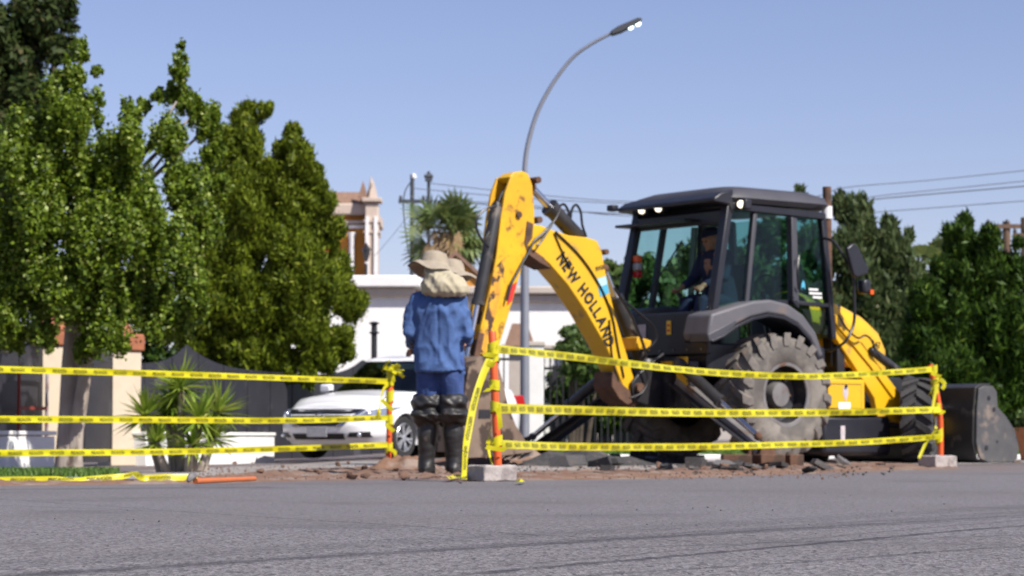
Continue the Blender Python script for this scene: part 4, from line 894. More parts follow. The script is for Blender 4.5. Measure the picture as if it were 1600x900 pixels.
MB().prism(LL([(996, 526), (1018, 532), (1016, 548), (994, 545)], -0.2), -0.2, 0.1).build('valve_guard', YW, bh, 0.01)

# stabilisers
def stab(side, foot_px, name='stabiliser_leg'):
    fy, fz = LX(*foot_px, -1.02); piv = Vector((-1.02, side * 0.42, 0.80)); foot = Vector((-1.02, fy, 0.06))
    d = (foot - piv); o = MB().bar(piv, foot, 0.11, 0.13, up=(1, 0, 0)).build(name, MT['steel_dull'] if side < 0 else BK, bh, 0.015)
    MB().bar(piv + Vector((-0.07, 0, -0.03)), foot + Vector((-0.07, 0, 0.02)) - d * 0.06, 0.015, 0.17, up=(1, 0, 0)).build('leg_plate', BK, o, 0.004)
    c0 = Vector((-1.1, side * 0.5, 1.0)); c1 = foot + Vector((-0.05, 0, 0.16)); c = cyl(c0, c1, 0.062, 0.55, parent=bh)
    pad = MB().box((foot.x, foot.y, 0.0), (0.42, 0.34, 0.05)).prism([(foot.x - 0.12, 0.02), (foot.x + 0.12, 0.02), (foot.x + 0.05, 0.17), (foot.x - 0.05, 0.17)], foot.y - 0.1, foot.y - 0.07).prism([(foot.x - 0.12, 0.02), (foot.x + 0.12, 0.02), (foot.x + 0.05, 0.17), (foot.x - 0.05, 0.17)], foot.y + 0.07, foot.y + 0.1)
    pad.build('stabiliser_pad', MT['rust'], bh, 0.01); return foot
ft_r = stab(-1, (1190, 700)); ft_l = stab(1, (838, 706))

# engine hood, side panel, tool box, tank, loader tower
def hood_ring(x, hw, z0, z1, n=9):
    r = [(x, -hw, z0), (x, -hw, z0 + (z1 - z0) * 0.55)]
    for i in range(n):
        a = math.pi * i / (n - 1); r.append((x, -math.cos(a) * hw * (1 - 0.10 * math.sin(a)), z0 + (z1 - z0) * (0.62 + 0.38 * math.sin(a) ** 0.7)))
    return r + [(x, hw, z0 + (z1 - z0) * 0.55), (x, hw, z0)]
hm = MB(); st = [(0.98, 0.42, 1.0, 1.86), (1.3, 0.43, 1.0, 1.82), (1.6, 0.43, 1.0, 1.75), (1.9, 0.42, 0.98, 1.64), (2.1, 0.40, 0.96, 1.50), (2.2, 0.37, 0.95, 1.36), (2.25, 0.3, 0.95, 1.18)]
rg = [hood_ring(*q) for q in st]; nr = len(rg[0])
hm.add([v for r in rg for v in r], [(i * nr + k, (i + 1) * nr + k, (i + 1) * nr + k + 1, i * nr + k + 1) for i in range(len(rg) - 1) for k in range(nr - 1)] + [tuple(range(nr)), tuple(range(len(rg) * nr - 1, (len(rg) - 1) * nr - 1, -1))])
hd = hm.build('hood', Y_, bh, 0.01, smooth_angle=40)
v, f = text_mesh('NEW HOLLAND', 0.02); wm = max(q[0] for q in v)
MB().add([(1.18 + 0.42 * q[0] / wm, -0.438, 1.475 - 0.14 * q[0] / wm + 0.055 * q[1]) for q in v], f).build('hood_lettering', MT['logo_red'], hd, smooth_angle=0, fix=False)
v, f = text_mesh('247', 0.02); wm = max(q[0] for q in v)
MB().add([(1.92 + 0.14 * q[0] / wm, -0.431, 1.24 - 0.03 * q[0] / wm + 0.08 * q[1]) for q in v], f).build('fleet_number', MT['logo_black'], hd, smooth_angle=0, fix=False)
MB().box((1.2, 0, 0.95), (0.12, 1.3, 0.75)).box((1.2, -0.55, 1.35), (0.16, 0.05, 0.7)).box((1.2, 0.55, 1.35), (0.16, 0.05, 0.7)).build('loader_tower', BK, bh, 0.02)
tx0, tz0 = LP(1288, 592, -0.78); tx1, tz1 = LP(1352, 644, -0.78)
tb = MB().box(((tx0 + tx1) / 2, -0.58, (tz0 + tz1) / 2), (tx1 - tx0, 0.4, tz0 - tz1)).build('tool_box', Y_, bh, 0.02)
MB().box(((tx0 + tx1) / 2 - 0.01, -0.783, (tz0 + tz1) / 2 - 0.01), (tx1 - tx0 - 0.12, 0.012, tz0 - tz1 - 0.1)).build('box_door', Y_, tb, 0.004)
MB().box(((tx0 + tx1) / 2 - 0.01, -0.7805, (tz0 + tz1) / 2 - 0.01), (tx1 - tx0 - 0.10, 0.003, tz0 - tz1 - 0.08)).build('door_gap', BK, tb)
MB().prism([(x * 0.05 + (tx0 + tx1) / 2, z * 0.09 + (tz0 + tz1) / 2 + 0.02) for x, z in ((-0.7, 0.9), (0.7, 0.9), (0.8, 0), (0, -1), (-0.8, 0))], -0.7925, -0.7905).build('shield_emblem', MT['label_grey'], tb)
MB().box(((tx0 + tx1) / 2 - 0.02, -0.791, tz1 + 0.07), (0.19, 0.004, 0.075)).build('white_label', MT['label_white'], tb)
MB().lathe([(0.018, 0), (0.018, 0.02), (0, 0.02)], ((tx0 + tx1) / 2, -0.789, tz0 - 0.08), (0, -1, 0), 8).build('lock', BK, tb)
a = LP(1285, 648, -0.7); b = LP(1392, 712, -0.7)
MB().box(((a[0] + b[0]) / 2, -0.5, (a[1] + b[1]) / 2), (b[0] - a[0], 0.42, a[1] - b[1])).build('fuel_tank', CB, bh, 0.05)
MB().box(((a[0] + b[0]) / 2 - 0.05, -0.58, a[1] + 0.035), (b[0] - a[0] - 0.3, 0.34, 0.03)).build('step_plate', MT['steel_dull'], bh, 0.008)
MB().box((a[0] + 0.3, -0.715, a[1] - 0.2), (0.07, 0.006, 0.16)).build('tank_label', MT['label_grey'], bh)

# loader arms and front bucket
AP = [(1300, 474), (1308, 476), (1316, 492), (1358, 550), (1406, 614), (1416, 648), (1404, 660), (1372, 656), (1366, 622), (1336, 574), (1300, 520)]
for s in (-1, 1):
    P = LL(AP, -0.68); 
    o = MB().prism(P, s * 0.68, s * 0.60).build('loader_arm', Y_, bh, 0.01)
    e = LP(1404, 650, -0.68); f_ = LP(1545, 690, -1.0)
    MB().bar((e[0] - 0.05, s * 0.64, e[1] + 0.04), (2.95, s * 0.64, 0.30), 0.08, 0.2).build('arm_extension', Y_, o, 0.01)
    cyl(L3(1362, 548, -0.72) * 1 if s < 0 else Vector((L3(1362, 548, -0.72).x, 0.72, L3(1362, 548, -0.72).z)), (2.9, s * 0.7, 0.52), 0.05, 0.5)
    MB().prism(LL([(1306, 492), (1316, 500), (1368, 566), (1402, 616), (1396, 622), (1360, 572), (1306, 506)], -0.70), s * 0.702, s * 0.682).build('arm_rib', Y_, o, 0.004)
hose([(1310, 492), (1322, 512), (1340, 528), (1352, 524), (1362, 532), (1368, 548), (1376, 558)], -0.76, 0.012)
lat = -1.15
SB = [(1530, 607), (1538, 603), (1551, 603), (1558, 612), (1559, 636), (1572, 650), (1586, 672), (1592, 698), (1590, 716), (1584, 722), (1545, 723), (1531, 716), (1526, 690), (1527, 640)]
SBl = LL(SB, lat); lb = MB().prism(SBl, lat, lat + 0.035).build('loader_bucket', MT['bucket_side'], bh, 0.008)
MB().prism(SBl, -lat - 0.035, -lat).build('bucket_side', MT['bucket_side'], lb, 0.008)
bp_ = LL([(1551, 603), (1538, 603), (1530, 607), (1527, 640), (1526, 690), (1531, 716), (1545, 723), (1590, 722)], lat)
sheet(bp_, -0.03, lat + 0.036, -lat - 0.036, lb, 'bucket_shell', MT['bucket_black'])
x_, z_ = LP(1590, 722, lat); MB().prism([(x_ - 0.05, z_ + 0.03), (x_ - 0.05, z_ - 0.005), (x_ + 0.16, z_ - 0.002)], lat, -lat).build('cutting_edge', MT['steel_dull'], lb)
for q in ((1545, 622), (1553, 640), (1541, 700), (1558, 690)):
    MB().lathe([(0.028 if q[1] != 690 else 0.014, 0), (0.028 if q[1] != 690 else 0.014, 0.004), (0, 0.004)], L3(*q, lat - 0.001), (0, -1, 0), 12).build('bolt_hole', BK, lb)
for s in (-0.66, 0.66): MB().prism([(2.85, 0.2), (3.02, 0.12), (3.06, 0.62), (2.98, 0.66), (2.85, 0.45)], s - 0.05, s + 0.05).build('bucket_bracket', BK, lb, 0.01)

# cab ------------------------------------------------------------------
PIL = [((1137, 316), (1110, 505)), ((1179, 322), (1164, 476)), ((1237, 328), (1241, 474)), ((1283, 334), (1300, 530))]
LATB, LATT = -0.76, -0.72
pl_ = []
for tp, bt in PIL:
    T = L3(*tp, LATT); Bm = L3(*bt, LATB); pl_.append((T, Bm))
zt_ = max(p[0].z for p in pl_) ; 
def mir(v): return Vector((v.x, -v.y, v.z))
for i, (T, Bm) in enumerate(pl_):
    for s in (1, -1):
        t = T if s > 0 else mir(T); b = Bm if s > 0 else mir(Bm)
        MB().bar(b, t, (0.085, 0.06, 0.09, 0.075)[i], (0.11, 0.07, 0.07, 0.08)[i], up=(0, 1, 0)).build('cab_pillar', MT['cab_black'] if i in (0, 3) else MT['cab_pillar'], bh, 0.012)
zb = [p[1].z for p in pl_]
def pane(c, name='window_pane', m='cab_glass', parent=None):
    c = [Vector(q) for q in c]; n = (c[1] - c[0]).cross(c[2] - c[0]).normalized() * 0.006
    return MB().add([q - n for q in c] + [q + n for q in c], [(0, 1, 2, 3), (7, 6, 5, 4), (0, 4, 5, 1), (1, 5, 6, 2), (2, 6, 7, 3), (3, 7, 4, 0)]).build(name, MT[m], parent or bh, smooth_angle=0)
for i in range(3):
    (T0, B0), (T1, B1) = pl_[i], pl_[i + 1]
    if i == 0: B0 = B0.lerp(T0, 0.12)
    if i == 2: B1 = T1.lerp(B1, 0.74)
    c = [B0, B1, T1, T0]; pane(c); pane([mir(q) for q in c])
# lower door glass, sills
low = [L3(1252, 482, LATB), L3(1291, 486, LATB), L3(1296, 524, LATB), L3(1272, 520, LATB)]; pane(low); pane([mir(q) for q in low])
for s in (1, -1):
    f_ = (lambda v: v) if s > 0 else mir
    MB().bar(f_(L3(1110, 489, LATB)), f_(L3(1164, 474, LATB)), 0.05, 0.05, up=(0, 1, 0)).bar(f_(L3(1164, 474, LATB)), f_(L3(1241, 472, LATB)), 0.05, 0.05, up=(0, 1, 0)).bar(f_(L3(1241, 473, LATB)), f_(L3(1298, 478, LATB)), 0.045, 0.04, up=(0, 1, 0)).build('window_sill', MT['cab_black'], bh, 0.008)
    MB().bar(f_(L3(1137, 322, LATT)), f_(L3(1283, 338, LATT)), 0.08, 0.12, up=(0, 1, 0)).build('roof_beam', CB, bh, 0.01)
    MB().bar(f_(L3(1234, 340, LATT - 0.05)), f_(L3(1236, 466, LATB - 0.05)), 0.03, 0.09, up=(0, 1, 0)).build('door_edge', MT['cab_pillar'], bh, 0.01)
    MB().tube(spline([f_(L3(1243, 470, LATB - 0.05)), f_(L3(1246, 480, LATB - 0.06)), f_(L3(1236, 466, LATB - 0.05))], 10), 0.02, 8).build('door_hinge', CB, bh)
xr_, xf_ = pl_[0][0].x, pl_[3][0].x; xrb, xfb = pl_[0][1].x, pl_[3][1].x; ztop = sum(p[0].z for p in pl_) / 4
pane([(xfb, -0.7, pl_[3][1].z), (xfb, 0.7, pl_[3][1].z), (xf_, 0.66, pl_[3][0].z), (xf_, -0.66, pl_[3][0].z)], 'windscreen')
# roof: rounded slab that overhangs at the back
def roof_ring(z, gx0, gx1, gy, e=6, n=40):
    return ((gx0 + gx1) / 2, 0, z, (gx1 - gx0) / 2, gy)
z_r = ztop + 0.02
rf = MB().loft([(( xr_ - 0.10 + xf_ + 0.12) / 2, 0, z_r, (xf_ - xr_ + 0.22) / 2, 0.80), ((xr_ - 0.14 + xf_ + 0.15) / 2, 0, z_r + 0.05, (xf_ - xr_ + 0.29) / 2, 0.84), ((xr_ - 0.10 + xf_ + 0.12) / 2, 0, z_r + 0.13, (xf_ - xr_ + 0.22) / 2, 0.80), ((xr_ + xf_) / 2, 0, z_r + 0.185, (xf_ - xr_) / 2 - 0.05, 0.68), ((xr_ + xf_) / 2, 0, z_r + 0.195, (xf_ - xr_) / 2 - 0.25, 0.5)], n=48, e=7).build('roof', MT['cab_pillar'], bh, smooth_angle=50)
MB().prism([(xr_ + 0.02, z_r + 0.14), (xr_ - 0.16, z_r + 0.09), (xr_ - 0.26, z_r + 0.03), (xr_ - 0.26, z_r - 0.01), (xr_ - 0.05, z_r - 0.03), (xr_ + 0.02, z_r - 0.14)], -0.79, 0.79).build('rear_visor', CB, bh, 0.015)
MB().box((xr_ - 0.03, 0, z_r - 0.15), (0.07, 1.4, 0.14)).build('rear_header', CB, bh, 0.01)
MB().box((xr_ - 0.16, 0.25, z_r - 0.17), (0.22, 1.15, 0.03)).build('grab_rail', CB, bh, 0.008)
MB().box((xr_ - 0.27, 0.86, z_r + 0.04), (0.1, 0.1, 0.07)).build('marker_lamp', CB, bh, 0.015)
def worklamp(px, py, lat, parent=None):
    c = L3(px, py, lat); o = MB().box(c + Vector((0.05, 0, 0)), (0.10, 0.13, 0.11)).build('work_lamp', CB, bh, 0.015)
    MB().lathe([(0.042, 0), (0.04, 0.012), (0.0, 0.016)], c, (-0.85, -0.5, -0.1), 16).build('lamp_lens', MT['lamp_on'], o)
for px, py in ((1003, 328), (1029, 325)):
    y_, zz_ = LX(px, py, xr_ - 0.22); c = Vector((xr_ - 0.22, y_, zz_)); o = MB().box(c + Vector((0.06, 0, 0)), (0.10, 0.12, 0.11)).build('work_lamp', CB, bh, 0.015)
    MB().lathe([(0.044, 0), (0.042, 0.012), (0.0, 0.016)], c, (-0.85, -0.45, -0.1), 16).build('lamp_lens', MT['lamp_on'], o)
worklamp(1158, 319, -0.86)
# tail lamps on the rear pillars
for s, (px, py) in ((-1, (1123, 412)), (1, (996, 416))):
    y_, zz_ = LX(px, py, xr_ - 0.1); y_ = min(max(y_, -0.83), 0.86)
    for k, m_ in enumerate(('lens_orange', 'lens_grey', 'lens_red')):
        MB().box((xr_ - 0.1, y_, zz_ + 0.08 - k * 0.085), (0.07, 0.09, 0.08)).build('tail_lamp', MT[m_], bh, 0.012)
# lower cab body, floor, rear panel
MB().box(((xrb + xfb) / 2, 0, 1.05), (xfb - xrb - 0.05, 1.36, 0.32)).build('cab_floor', CB, bh, 0.02)
y0, zq = LX(1110, 482, xrb); _, zl = LX(1060, 556, xrb)
MB().prism([(-0.76, zl), (0.76, zl), (0.76, zq - 0.02), (0.4, zq - 0.02), (-0.76, zq - 0.02)], xrb - 0.04, xrb + 0.02, 'x').build('rear_panel', CB, bh, 0.02)
yy, zz_ = LX(1045, 512, xrb - 0.045); MB().box((xrb - 0.046, yy, zz_), (0.004, 0.07, 0.15)).build('warning_label', MT['label_yellow'], bh)
for k in (0.025, -0.03): MB().box((xrb - 0.05, yy, zz_ + k), (0.003, 0.045, 0.025)).build('warning_mark', MT['logo_red'], bh)
yy, zz_ = LX(1003, 518, xrb - 0.045); MB().box((xrb - 0.046, yy, zz_), (0.004, 0.13, 0.15)).build('grey_label', MT['label_grey'], bh)
# fenders
FO = [(1106, 520), (1112, 490), (1150, 478), (1178, 470), (1205, 468), (1232, 475), (1256, 492), (1276, 520), (1288, 556)]
FI = [(1280, 560), (1266, 528), (1246, 506), (1224, 494), (1200, 490), (1174, 496), (1150, 508), (1128, 524), (1110, 532)]
P = LL(FO + FI, -1.0)
for s in (-1, 1):
    o = MB().prism(P, s * 1.0, s * 0.60).build('fender', MT['cab_grey'], bh, 0.03, segs=3)
    MB().prism(LL([(1106, 522), (1150, 500), (1150, 508), (1128, 526), (1108, 534)], -1.0), s * 1.004, s * 0.7).build('fender_trim', MT['cab_pillar'], o, 0.01)
    Q = LL(FI, -1.0); c = Vector((0, 0.665)); MB().prism([tuple(q) for q in Q] + [tuple(Vector(q) + (c - Vector(q)).normalized() * 0.035) for q in Q[::-1]], s * 1.015, s * 0.58).build('fender_lip', CB, o, 0.006)
# decals on the door glass
c = L3(1255, 446, LATB - 0.03); MB().prism([(c.x - 0.03, c.z - 0.05), (c.x - 0.012, c.z - 0.02), (c.x + 0.012, c.z - 0.02), (c.x + 0.03, c.z - 0.05), (c.x + 0.025, c.z + 0.02), (c.x, c.z + 0.06), (c.x - 0.025, c.z + 0.02)], c.y - 0.002, c.y).build('blue_emblem', MT['label_blue'], bh)
for k in range(3):
    p0 = L3(1264, 452 + k * 6, LATB - 0.03); MB().box((p0.x + 0.07 + 0.03 * k, p0.y, p0.z), (0.14 + 0.05 * (k == 1), 0.003, 0.024)).build('white_decal', MT['label_white'], bh)
# exhaust, mirror, mirror arm
e0 = L3(1297, 470, -0.45); e1 = L3(1292, 292, -0.45)
ex = MB().tube([(e1.x, -0.45, 1.5), (e1.x, -0.45, e1.z)], 0.05, 14).build('exhaust_stack', MT['rust'], bh)
m0 = L3(1292, 335, -0.45); MB().tube([m0 + Vector((0, 0, 0.09)), m0 - Vector((0, 0, 0.05))], 0.062, 14).build('heat_shield', MT['label_white'], ex)
ml = -0.98
MB().tube(spline([L3(1286, 372, -0.78), L3(1303, 378, -0.9), L3(1320, 404, ml), L3(1333, 430, ml), L3(1335, 470, ml), L3(1334, 505, ml), L3(1322, 532, ml), L3(1302, 546, -0.85), L3(1290, 548, -0.76)], 40), 0.017, 8).build('mirror_arm', MT['hose'], bh)
MB().prism(LL([(1320, 388), (1330, 380), (1336, 384), (1354, 420), (1352, 428), (1336, 434), (1330, 430)], -1.06), -1.10, -1.05).build('mirror', CB, bh, 0.015)
MB().tube([L3(1330, 408, -0.98), L3(1336, 408, -1.06)], 0.014, 6).build('mirror_bracket', MT['hose'], bh)
c = L3(1350, 448, -1.0); MB().box(c, (0.12, 0.12, 0.16)).build('front_lamp', CB, bh, 0.03); MB().box(c + Vector((0.05, -0.065, -0.06)), (0.05, 0.02, 0.05)).build('indicator_lens', MT['lens_orange'], bh)
MB().tube(spline([L3(1248, 400, LATB - 0.06), L3(1246, 425, LATB - 0.10), L3(1248, 452, LATB - 0.06)], 12), 0.012, 8).build('grab_handle', MT['hose'], bh)
MB().tube([(xrb - 0.03, 0.35, 1.62), (xr_ - 0.05, -0.05, 2.35)], 0.010, 6).build('wiper', MT['hose'], bh)
for k in range(7): MB().lathe([(0.012, 0), (0.012, 0.008), (0.0, 0.01)], (xrb - 0.04, -0.66 + k * 0.22, zl + 0.06), (-1, 0, 0), 6).build('panel_bolt', MT['steel_dull'], bh)
# seat, steering wheel, console, levers
MB().box((0.0, 0, 1.55), (0.5, 0.48, 0.14)).box((0.22, 0, 1.85), (0.12, 0.46, 0.56), Matrix.Rotation(R(10), 3, 'Y')).box((0.0, 0, 1.35), (0.3, 0.3, 0.3)).build('operator_seat', MT['cab_black'], bh, 0.04)
sw = L3(1195, 430, 0.0); sw = Vector((0.62, 0.0, 1.85))
MB().tube([sw + Vector((math.cos(a) * 0.06, math.sin(a) * 0.19, math.cos(a) * 0.18)) for a in [2 * math.pi * k / 24 for k in range(25)]], 0.014, 6, cap=False).build('steering_wheel', MT['hose'], bh)
MB().tube([sw, (0.75, 0, 1.25)], [0.03, 0.06], 8).build('steering_column', CB, bh); MB().box((0.8, 0, 1.4), (0.2, 0.6, 0.45)).build('dashboard', MT['cab_pillar'], bh, 0.04)
for s in (-0.16, 0.16): MB().tube([(-0.5, s, 1.2), (-0.48, s, 1.75)], 0.012, 6).ball((-0.48, s, 1.77), 0.03, 8).build('control_lever', MT['hose'], bh)
MB().box((-0.5, 0, 1.2), (0.25, 0.6, 0.3)).build('control_console', CB, bh, 0.03)

# ------------------------------------------------------------------ white saloon car
ca = math.atan2(-0.857, -0.515)
fw = at(627, 684, 34.2)                                     # front left wheel of the car
cf = Vector((math.cos(ca), math.sin(ca))); cl = Vector((-cf.y, cf.x))
co = Vector((fw.x, fw.y)) - cf * 1.33 - cl * 0.78
car = thing('white_car', 'white compact saloon car parked behind the left tape', 'car', (co.x, co.y, 0.0), ca)
CW = MT['car_white']
def lerpt(tab, x):
    for (a, va), (b, vb) in zip(tab, tab[1:]):
        if x <= b: return va + (vb - va) * smooth((x - a) / (b - a)) if x > a else va
    return tab[-1][1]
SHZ = [(-2.2, 0.93), (-1.9, 1.03), (-1.2, 1.02), (0.0, 0.96), (0.9, 0.94), (1.6, 0.86), (2.0, 0.74), (2.12, 0.70)]
def halfw(f): return lerpt([(0, 0.78), (0.25, 0.86), (0.6, 0.88), (0.85, 0.85), (1.0, 0.77)], f)
def lfront(f): return lerpt([(0, 2.14), (0.3, 2.26), (0.55, 2.27), (0.8, 2.2), (1.0, 2.06)], f)
def lrear(f): return lerpt([(0, 2.05), (0.3, 2.2), (0.6, 2.2), (1.0, 2.08)], f)
NE = 5.5; ZB = 0.2
def plan(f, a):
    c, s = math.cos(a), math.sin(a); x = math.copysign(abs(c) ** (2 / NE), c) * (lfront(f) if c > 0 else lrear(f)); y = math.copysign(abs(s) ** (2 / NE), s) * halfw(f); return x, y
NA, NF = 96, 12; V = []; F = []
for j in range(NF + 1):
    f = j / NF
    for k in range(NA):
        x, y = plan(f, 2 * math.pi * (k + 0.5) / NA); z = ZB + f * (lerpt(SHZ, x) - ZB); V.append((x, y, z))
F = [(j * NA + k, j * NA + (k + 1) % NA, (j + 1) * NA + (k + 1) % NA, (j + 1) * NA + k) for j in range(NF) for k in range(NA)]
body = MB().add(V, F); top0 = NF * NA; NC = 8; rows = []
for k in range(NA // 2):                                    # strips across the top, right side to left side
    L_ = V[top0 + k]; Rr = V[top0 + NA - 1 - k]; r = []
    for c in range(NC + 1):
        t = c / NC; crown_h = 0.055 * (1 - (2 * t - 1) ** 2) ** 0.8 * min(1, k / 5, (NA // 2 - 1 - k) / 5)
        r.append((L_[0] + (Rr[0] - L_[0]) * t, L_[1] + (Rr[1] - L_[1]) * t, L_[2] + crown_h))
    rows.append(r)
o_ = len(body.v); body.v += [p for r in rows for p in r]
body.f += [tuple(o_ + i for i in (a * (NC + 1) + c, (a + 1) * (NC + 1) + c, (a + 1) * (NC + 1) + c + 1, a * (NC + 1) + c + 1)) for a in range(len(rows) - 1) for c in range(NC)]
body.f.append(tuple(range(NA - 1, -1, -1)))
cb_ = body.build('body', CW, car, smooth_angle=50)
bm = bmesh.new(); bm.from_mesh(cb_.data); bmesh.ops.remove_doubles(bm, verts=bm.verts, dist=0.002); bmesh.ops.recalc_face_normals(bm, faces=bm.faces); bm.to_mesh(cb_.data); bm.free()
for x in (1.33, -1.27):
    c = MB().lathe([(0.345, -1.2), (0.345, 1.2)], (x, 0, 0.30), (0, 1, 0), 40).build('arch_cutter', MT['car_black'], smooth_angle=0)
    c.parent = car; md_ = cb_.modifiers.new('arch', 'BOOLEAN'); md_.operation = 'DIFFERENCE'; md_.object = c; md_.solver = 'EXACT'
bpy.context.view_layer.update(); dg = bpy.context.evaluated_depsgraph_get(); me = bpy.data.meshes.new_from_object(cb_.evaluated_get(dg)); cb_.modifiers.clear(); cb_.data = me
for o in [o for o in bpy.data.objects if o.name.startswith('arch_cutter')]: bpy.data.objects.remove(o)
MB().box((0, 0, 0.42), (4.0, 1.36, 0.36)).build('underbody', MT['car_black'], car, 0.05)
# greenhouse: glass panes, white pillars and roof
def gplan(z, a):
    t = (z - 0.93) / (1.46 - 0.93); n = 5.0; c, s = math.cos(a), math.sin(a)
    lf = 1.12 - 0.86 * t; lr = 1.62 - 0.55 * t; w = 0.755 - 0.17 * t
    return math.copysign(abs(c) ** (2 / n), c) * (lf if c > 0 else lr), math.copysign(abs(s) ** (2 / n), s) * w
GA, GZ = 120, [0.90, 0.95, 1.0, 1.08, 1.16, 1.24, 1.32, 1.38, 1.42, 1.46]
GV = [[Vector((*gplan(z, 2 * math.pi * (k + 0.5) / GA), z)) for k in range(GA)] for z in GZ]
panes = {}; pil = MB()
for j in range(len(GZ) - 1):
    for k in range(GA):
        a, b, c, d = GV[j][k], GV[j][(k + 1) % GA], GV[j + 1][(k + 1) % GA], GV[j + 1][k]; m = (a + b + c + d) / 4; key = None
        w = 0.755 - 0.17 * (m.z - 0.93) / 0.53
        if m.z < 1.40 and m.z > 0.96:
            if abs(m.y) < w - 0.05 and m.x > 0: key = 'windscreen'
            elif abs(m.y) < w - 0.10 and m.x < 0: key = 'rear_window'
            elif -1.15 + (1.40 - m.z) * 0.1 < m.x < 0.95 - (m.z - 0.95) * 1.75 and not -0.32 < m.x < -0.24: key = ('side_window', m.y > 0, m.x > -0.28)
        elif m.z <= 0.96 and abs(m.y) < w - 0.04 and m.x > 0: key = 'windscreen'
        (panes.setdefault(key, MB()) if key else pil).add([a, b, c, d], [(0, 1, 2, 3)])
rows = []; n = GA // 2; lt = len(GZ) - 1
for k in range(n):
    L_, Rr = GV[lt][k], GV[lt][GA - 1 - k]; rows.append([L_.lerp(Rr, c / 8) + Vector((0, 0, 0.05 * (1 - (c / 4 - 1) ** 2) * min(1, (k + 0.5) / 8, (n - k - 0.5) / 8))) for c in range(9)])
o_ = len(pil.v); pil.v += [tuple(p) for r in rows for p in r]; pil.f += [tuple(o_ + i for i in (a * 9 + c, (a + 1) * 9 + c, (a + 1) * 9 + c + 1, a * 9 + c + 1)) for a in range(n - 1) for c in range(8)]
pil.build('roof', CW, car, smooth_angle=40)
for key, mb in panes.items(): mb.build(key if isinstance(key, str) else key[0], MT['car_glass'], car, smooth_angle=50)
MB().box((-0.2, 0, 0.75), (2.2, 1.3, 0.4)).box((0.35, 0.35, 1.05), (0.14, 0.45, 0.5)).box((0.35, -0.35, 1.05), (0.14, 0.45, 0.5)).box((-0.75, 0, 1.0), (0.14, 1.2, 0.4)).build('seats', MT['car_black'], car, 0.05)
# parts that lie on the nose: sampled from the body surface
def nose(y, z, off=0.006):
    best = None
    for j in range(40):
        f = j / 39; w = halfw(f)
        if abs(y) >= w: continue
        x = lfront(f) * (1 - (abs(y) / w) ** NE) ** (1 / NE); zz = ZB + f * (lerpt(SHZ, x) - ZB)
        if best is None or abs(zz - z) < best[0]: best = (abs(zz - z), x)
    x = best[1]; n = Vector((1, 0.9 * (y / 0.8) ** 3, 0.1)).normalized(); return Vector((x, y, z)) + n * off
def patch(poly, name, m, off=0.006, th=0.012, parent=None):
    """poly: 4 corners (y, z) bilinear"""
    A, B, C, D_ = [Vector(p) for p in poly]; nu, nv = 12, 5
    def q(u, v): p = A.lerp(B, u).lerp(D_.lerp(C, u), v); return p
    mb = MB(); mb.grid(lambda u, v: nose(*q(u, v), off), nu, nv); mb2 = MB(); 
    return mb.build(name, MT[m], parent or car, smooth_angle=60)
patch([(-0.40, 0.455), (0.40, 0.455), (0.64, 0.68), (-0.64, 0.68)], 'grille', 'car_black', 0.008)
patch([(-0.66, 0.682), (0.66, 0.682), (0.60, 0.70), (-0.60, 0.70)], 'grille_trim', 'chrome', 0.014)
for s in (-1, 1):
    patch([(s * 0.30, 0.44), (s * 0.42, 0.455), (s * 0.66, 0.68), (s * 0.61, 0.68)], 'grille_wing', 'chrome', 0.013)
    h_ = patch([(s * 0.52, 0.545), (s * 0.82, 0.585), (s * 0.845, 0.73), (s * 0.68, 0.675)], 'headlamp', 'car_lamp', 0.010)
    MB().ball(nose(s * 0.70, 0.625, 0.0), 0.05, 10).build('lamp_bulb', MT['car_lens'], h_); MB().ball(nose(s * 0.77, 0.66, 0.0), 0.045, 10).build('lamp_bulb', MT['car_lens'], h_)
    patch([(s * 0.48, 0.30), (s * 0.74, 0.30), (s * 0.74, 0.38), (s * 0.52, 0.37)], 'fog_lamp_recess', 'car_black', 0.008)
    b_ = nose(s * 0.64, 0.335, 0.012); MB().ball(b_, 0.035, 10).build('fog_lamp', MT['car_lens'], car)
MB().tube([nose(0, 0.585, 0.02) + Vector((0, math.cos(a) * 0.06, math.sin(a) * 0.055)) for a in [k * math.pi / 10 for k in range(21)]], 0.01, 6, cap=False).box(nose(0, 0.585, 0.02), (0.016, 0.15, 0.025)).build('badge', MT['chrome'], car)
patch([(-0.42, 0.27), (0.42, 0.27), (0.44, 0.355), (-0.44, 0.355)], 'lower_grille', 'car_black', 0.008)
np_ = nose(0, 0.375, 0.02); MB().box(np_, (0.012, 0.34, 0.14)).build('number_plate', MT['plate'], car, 0.004)
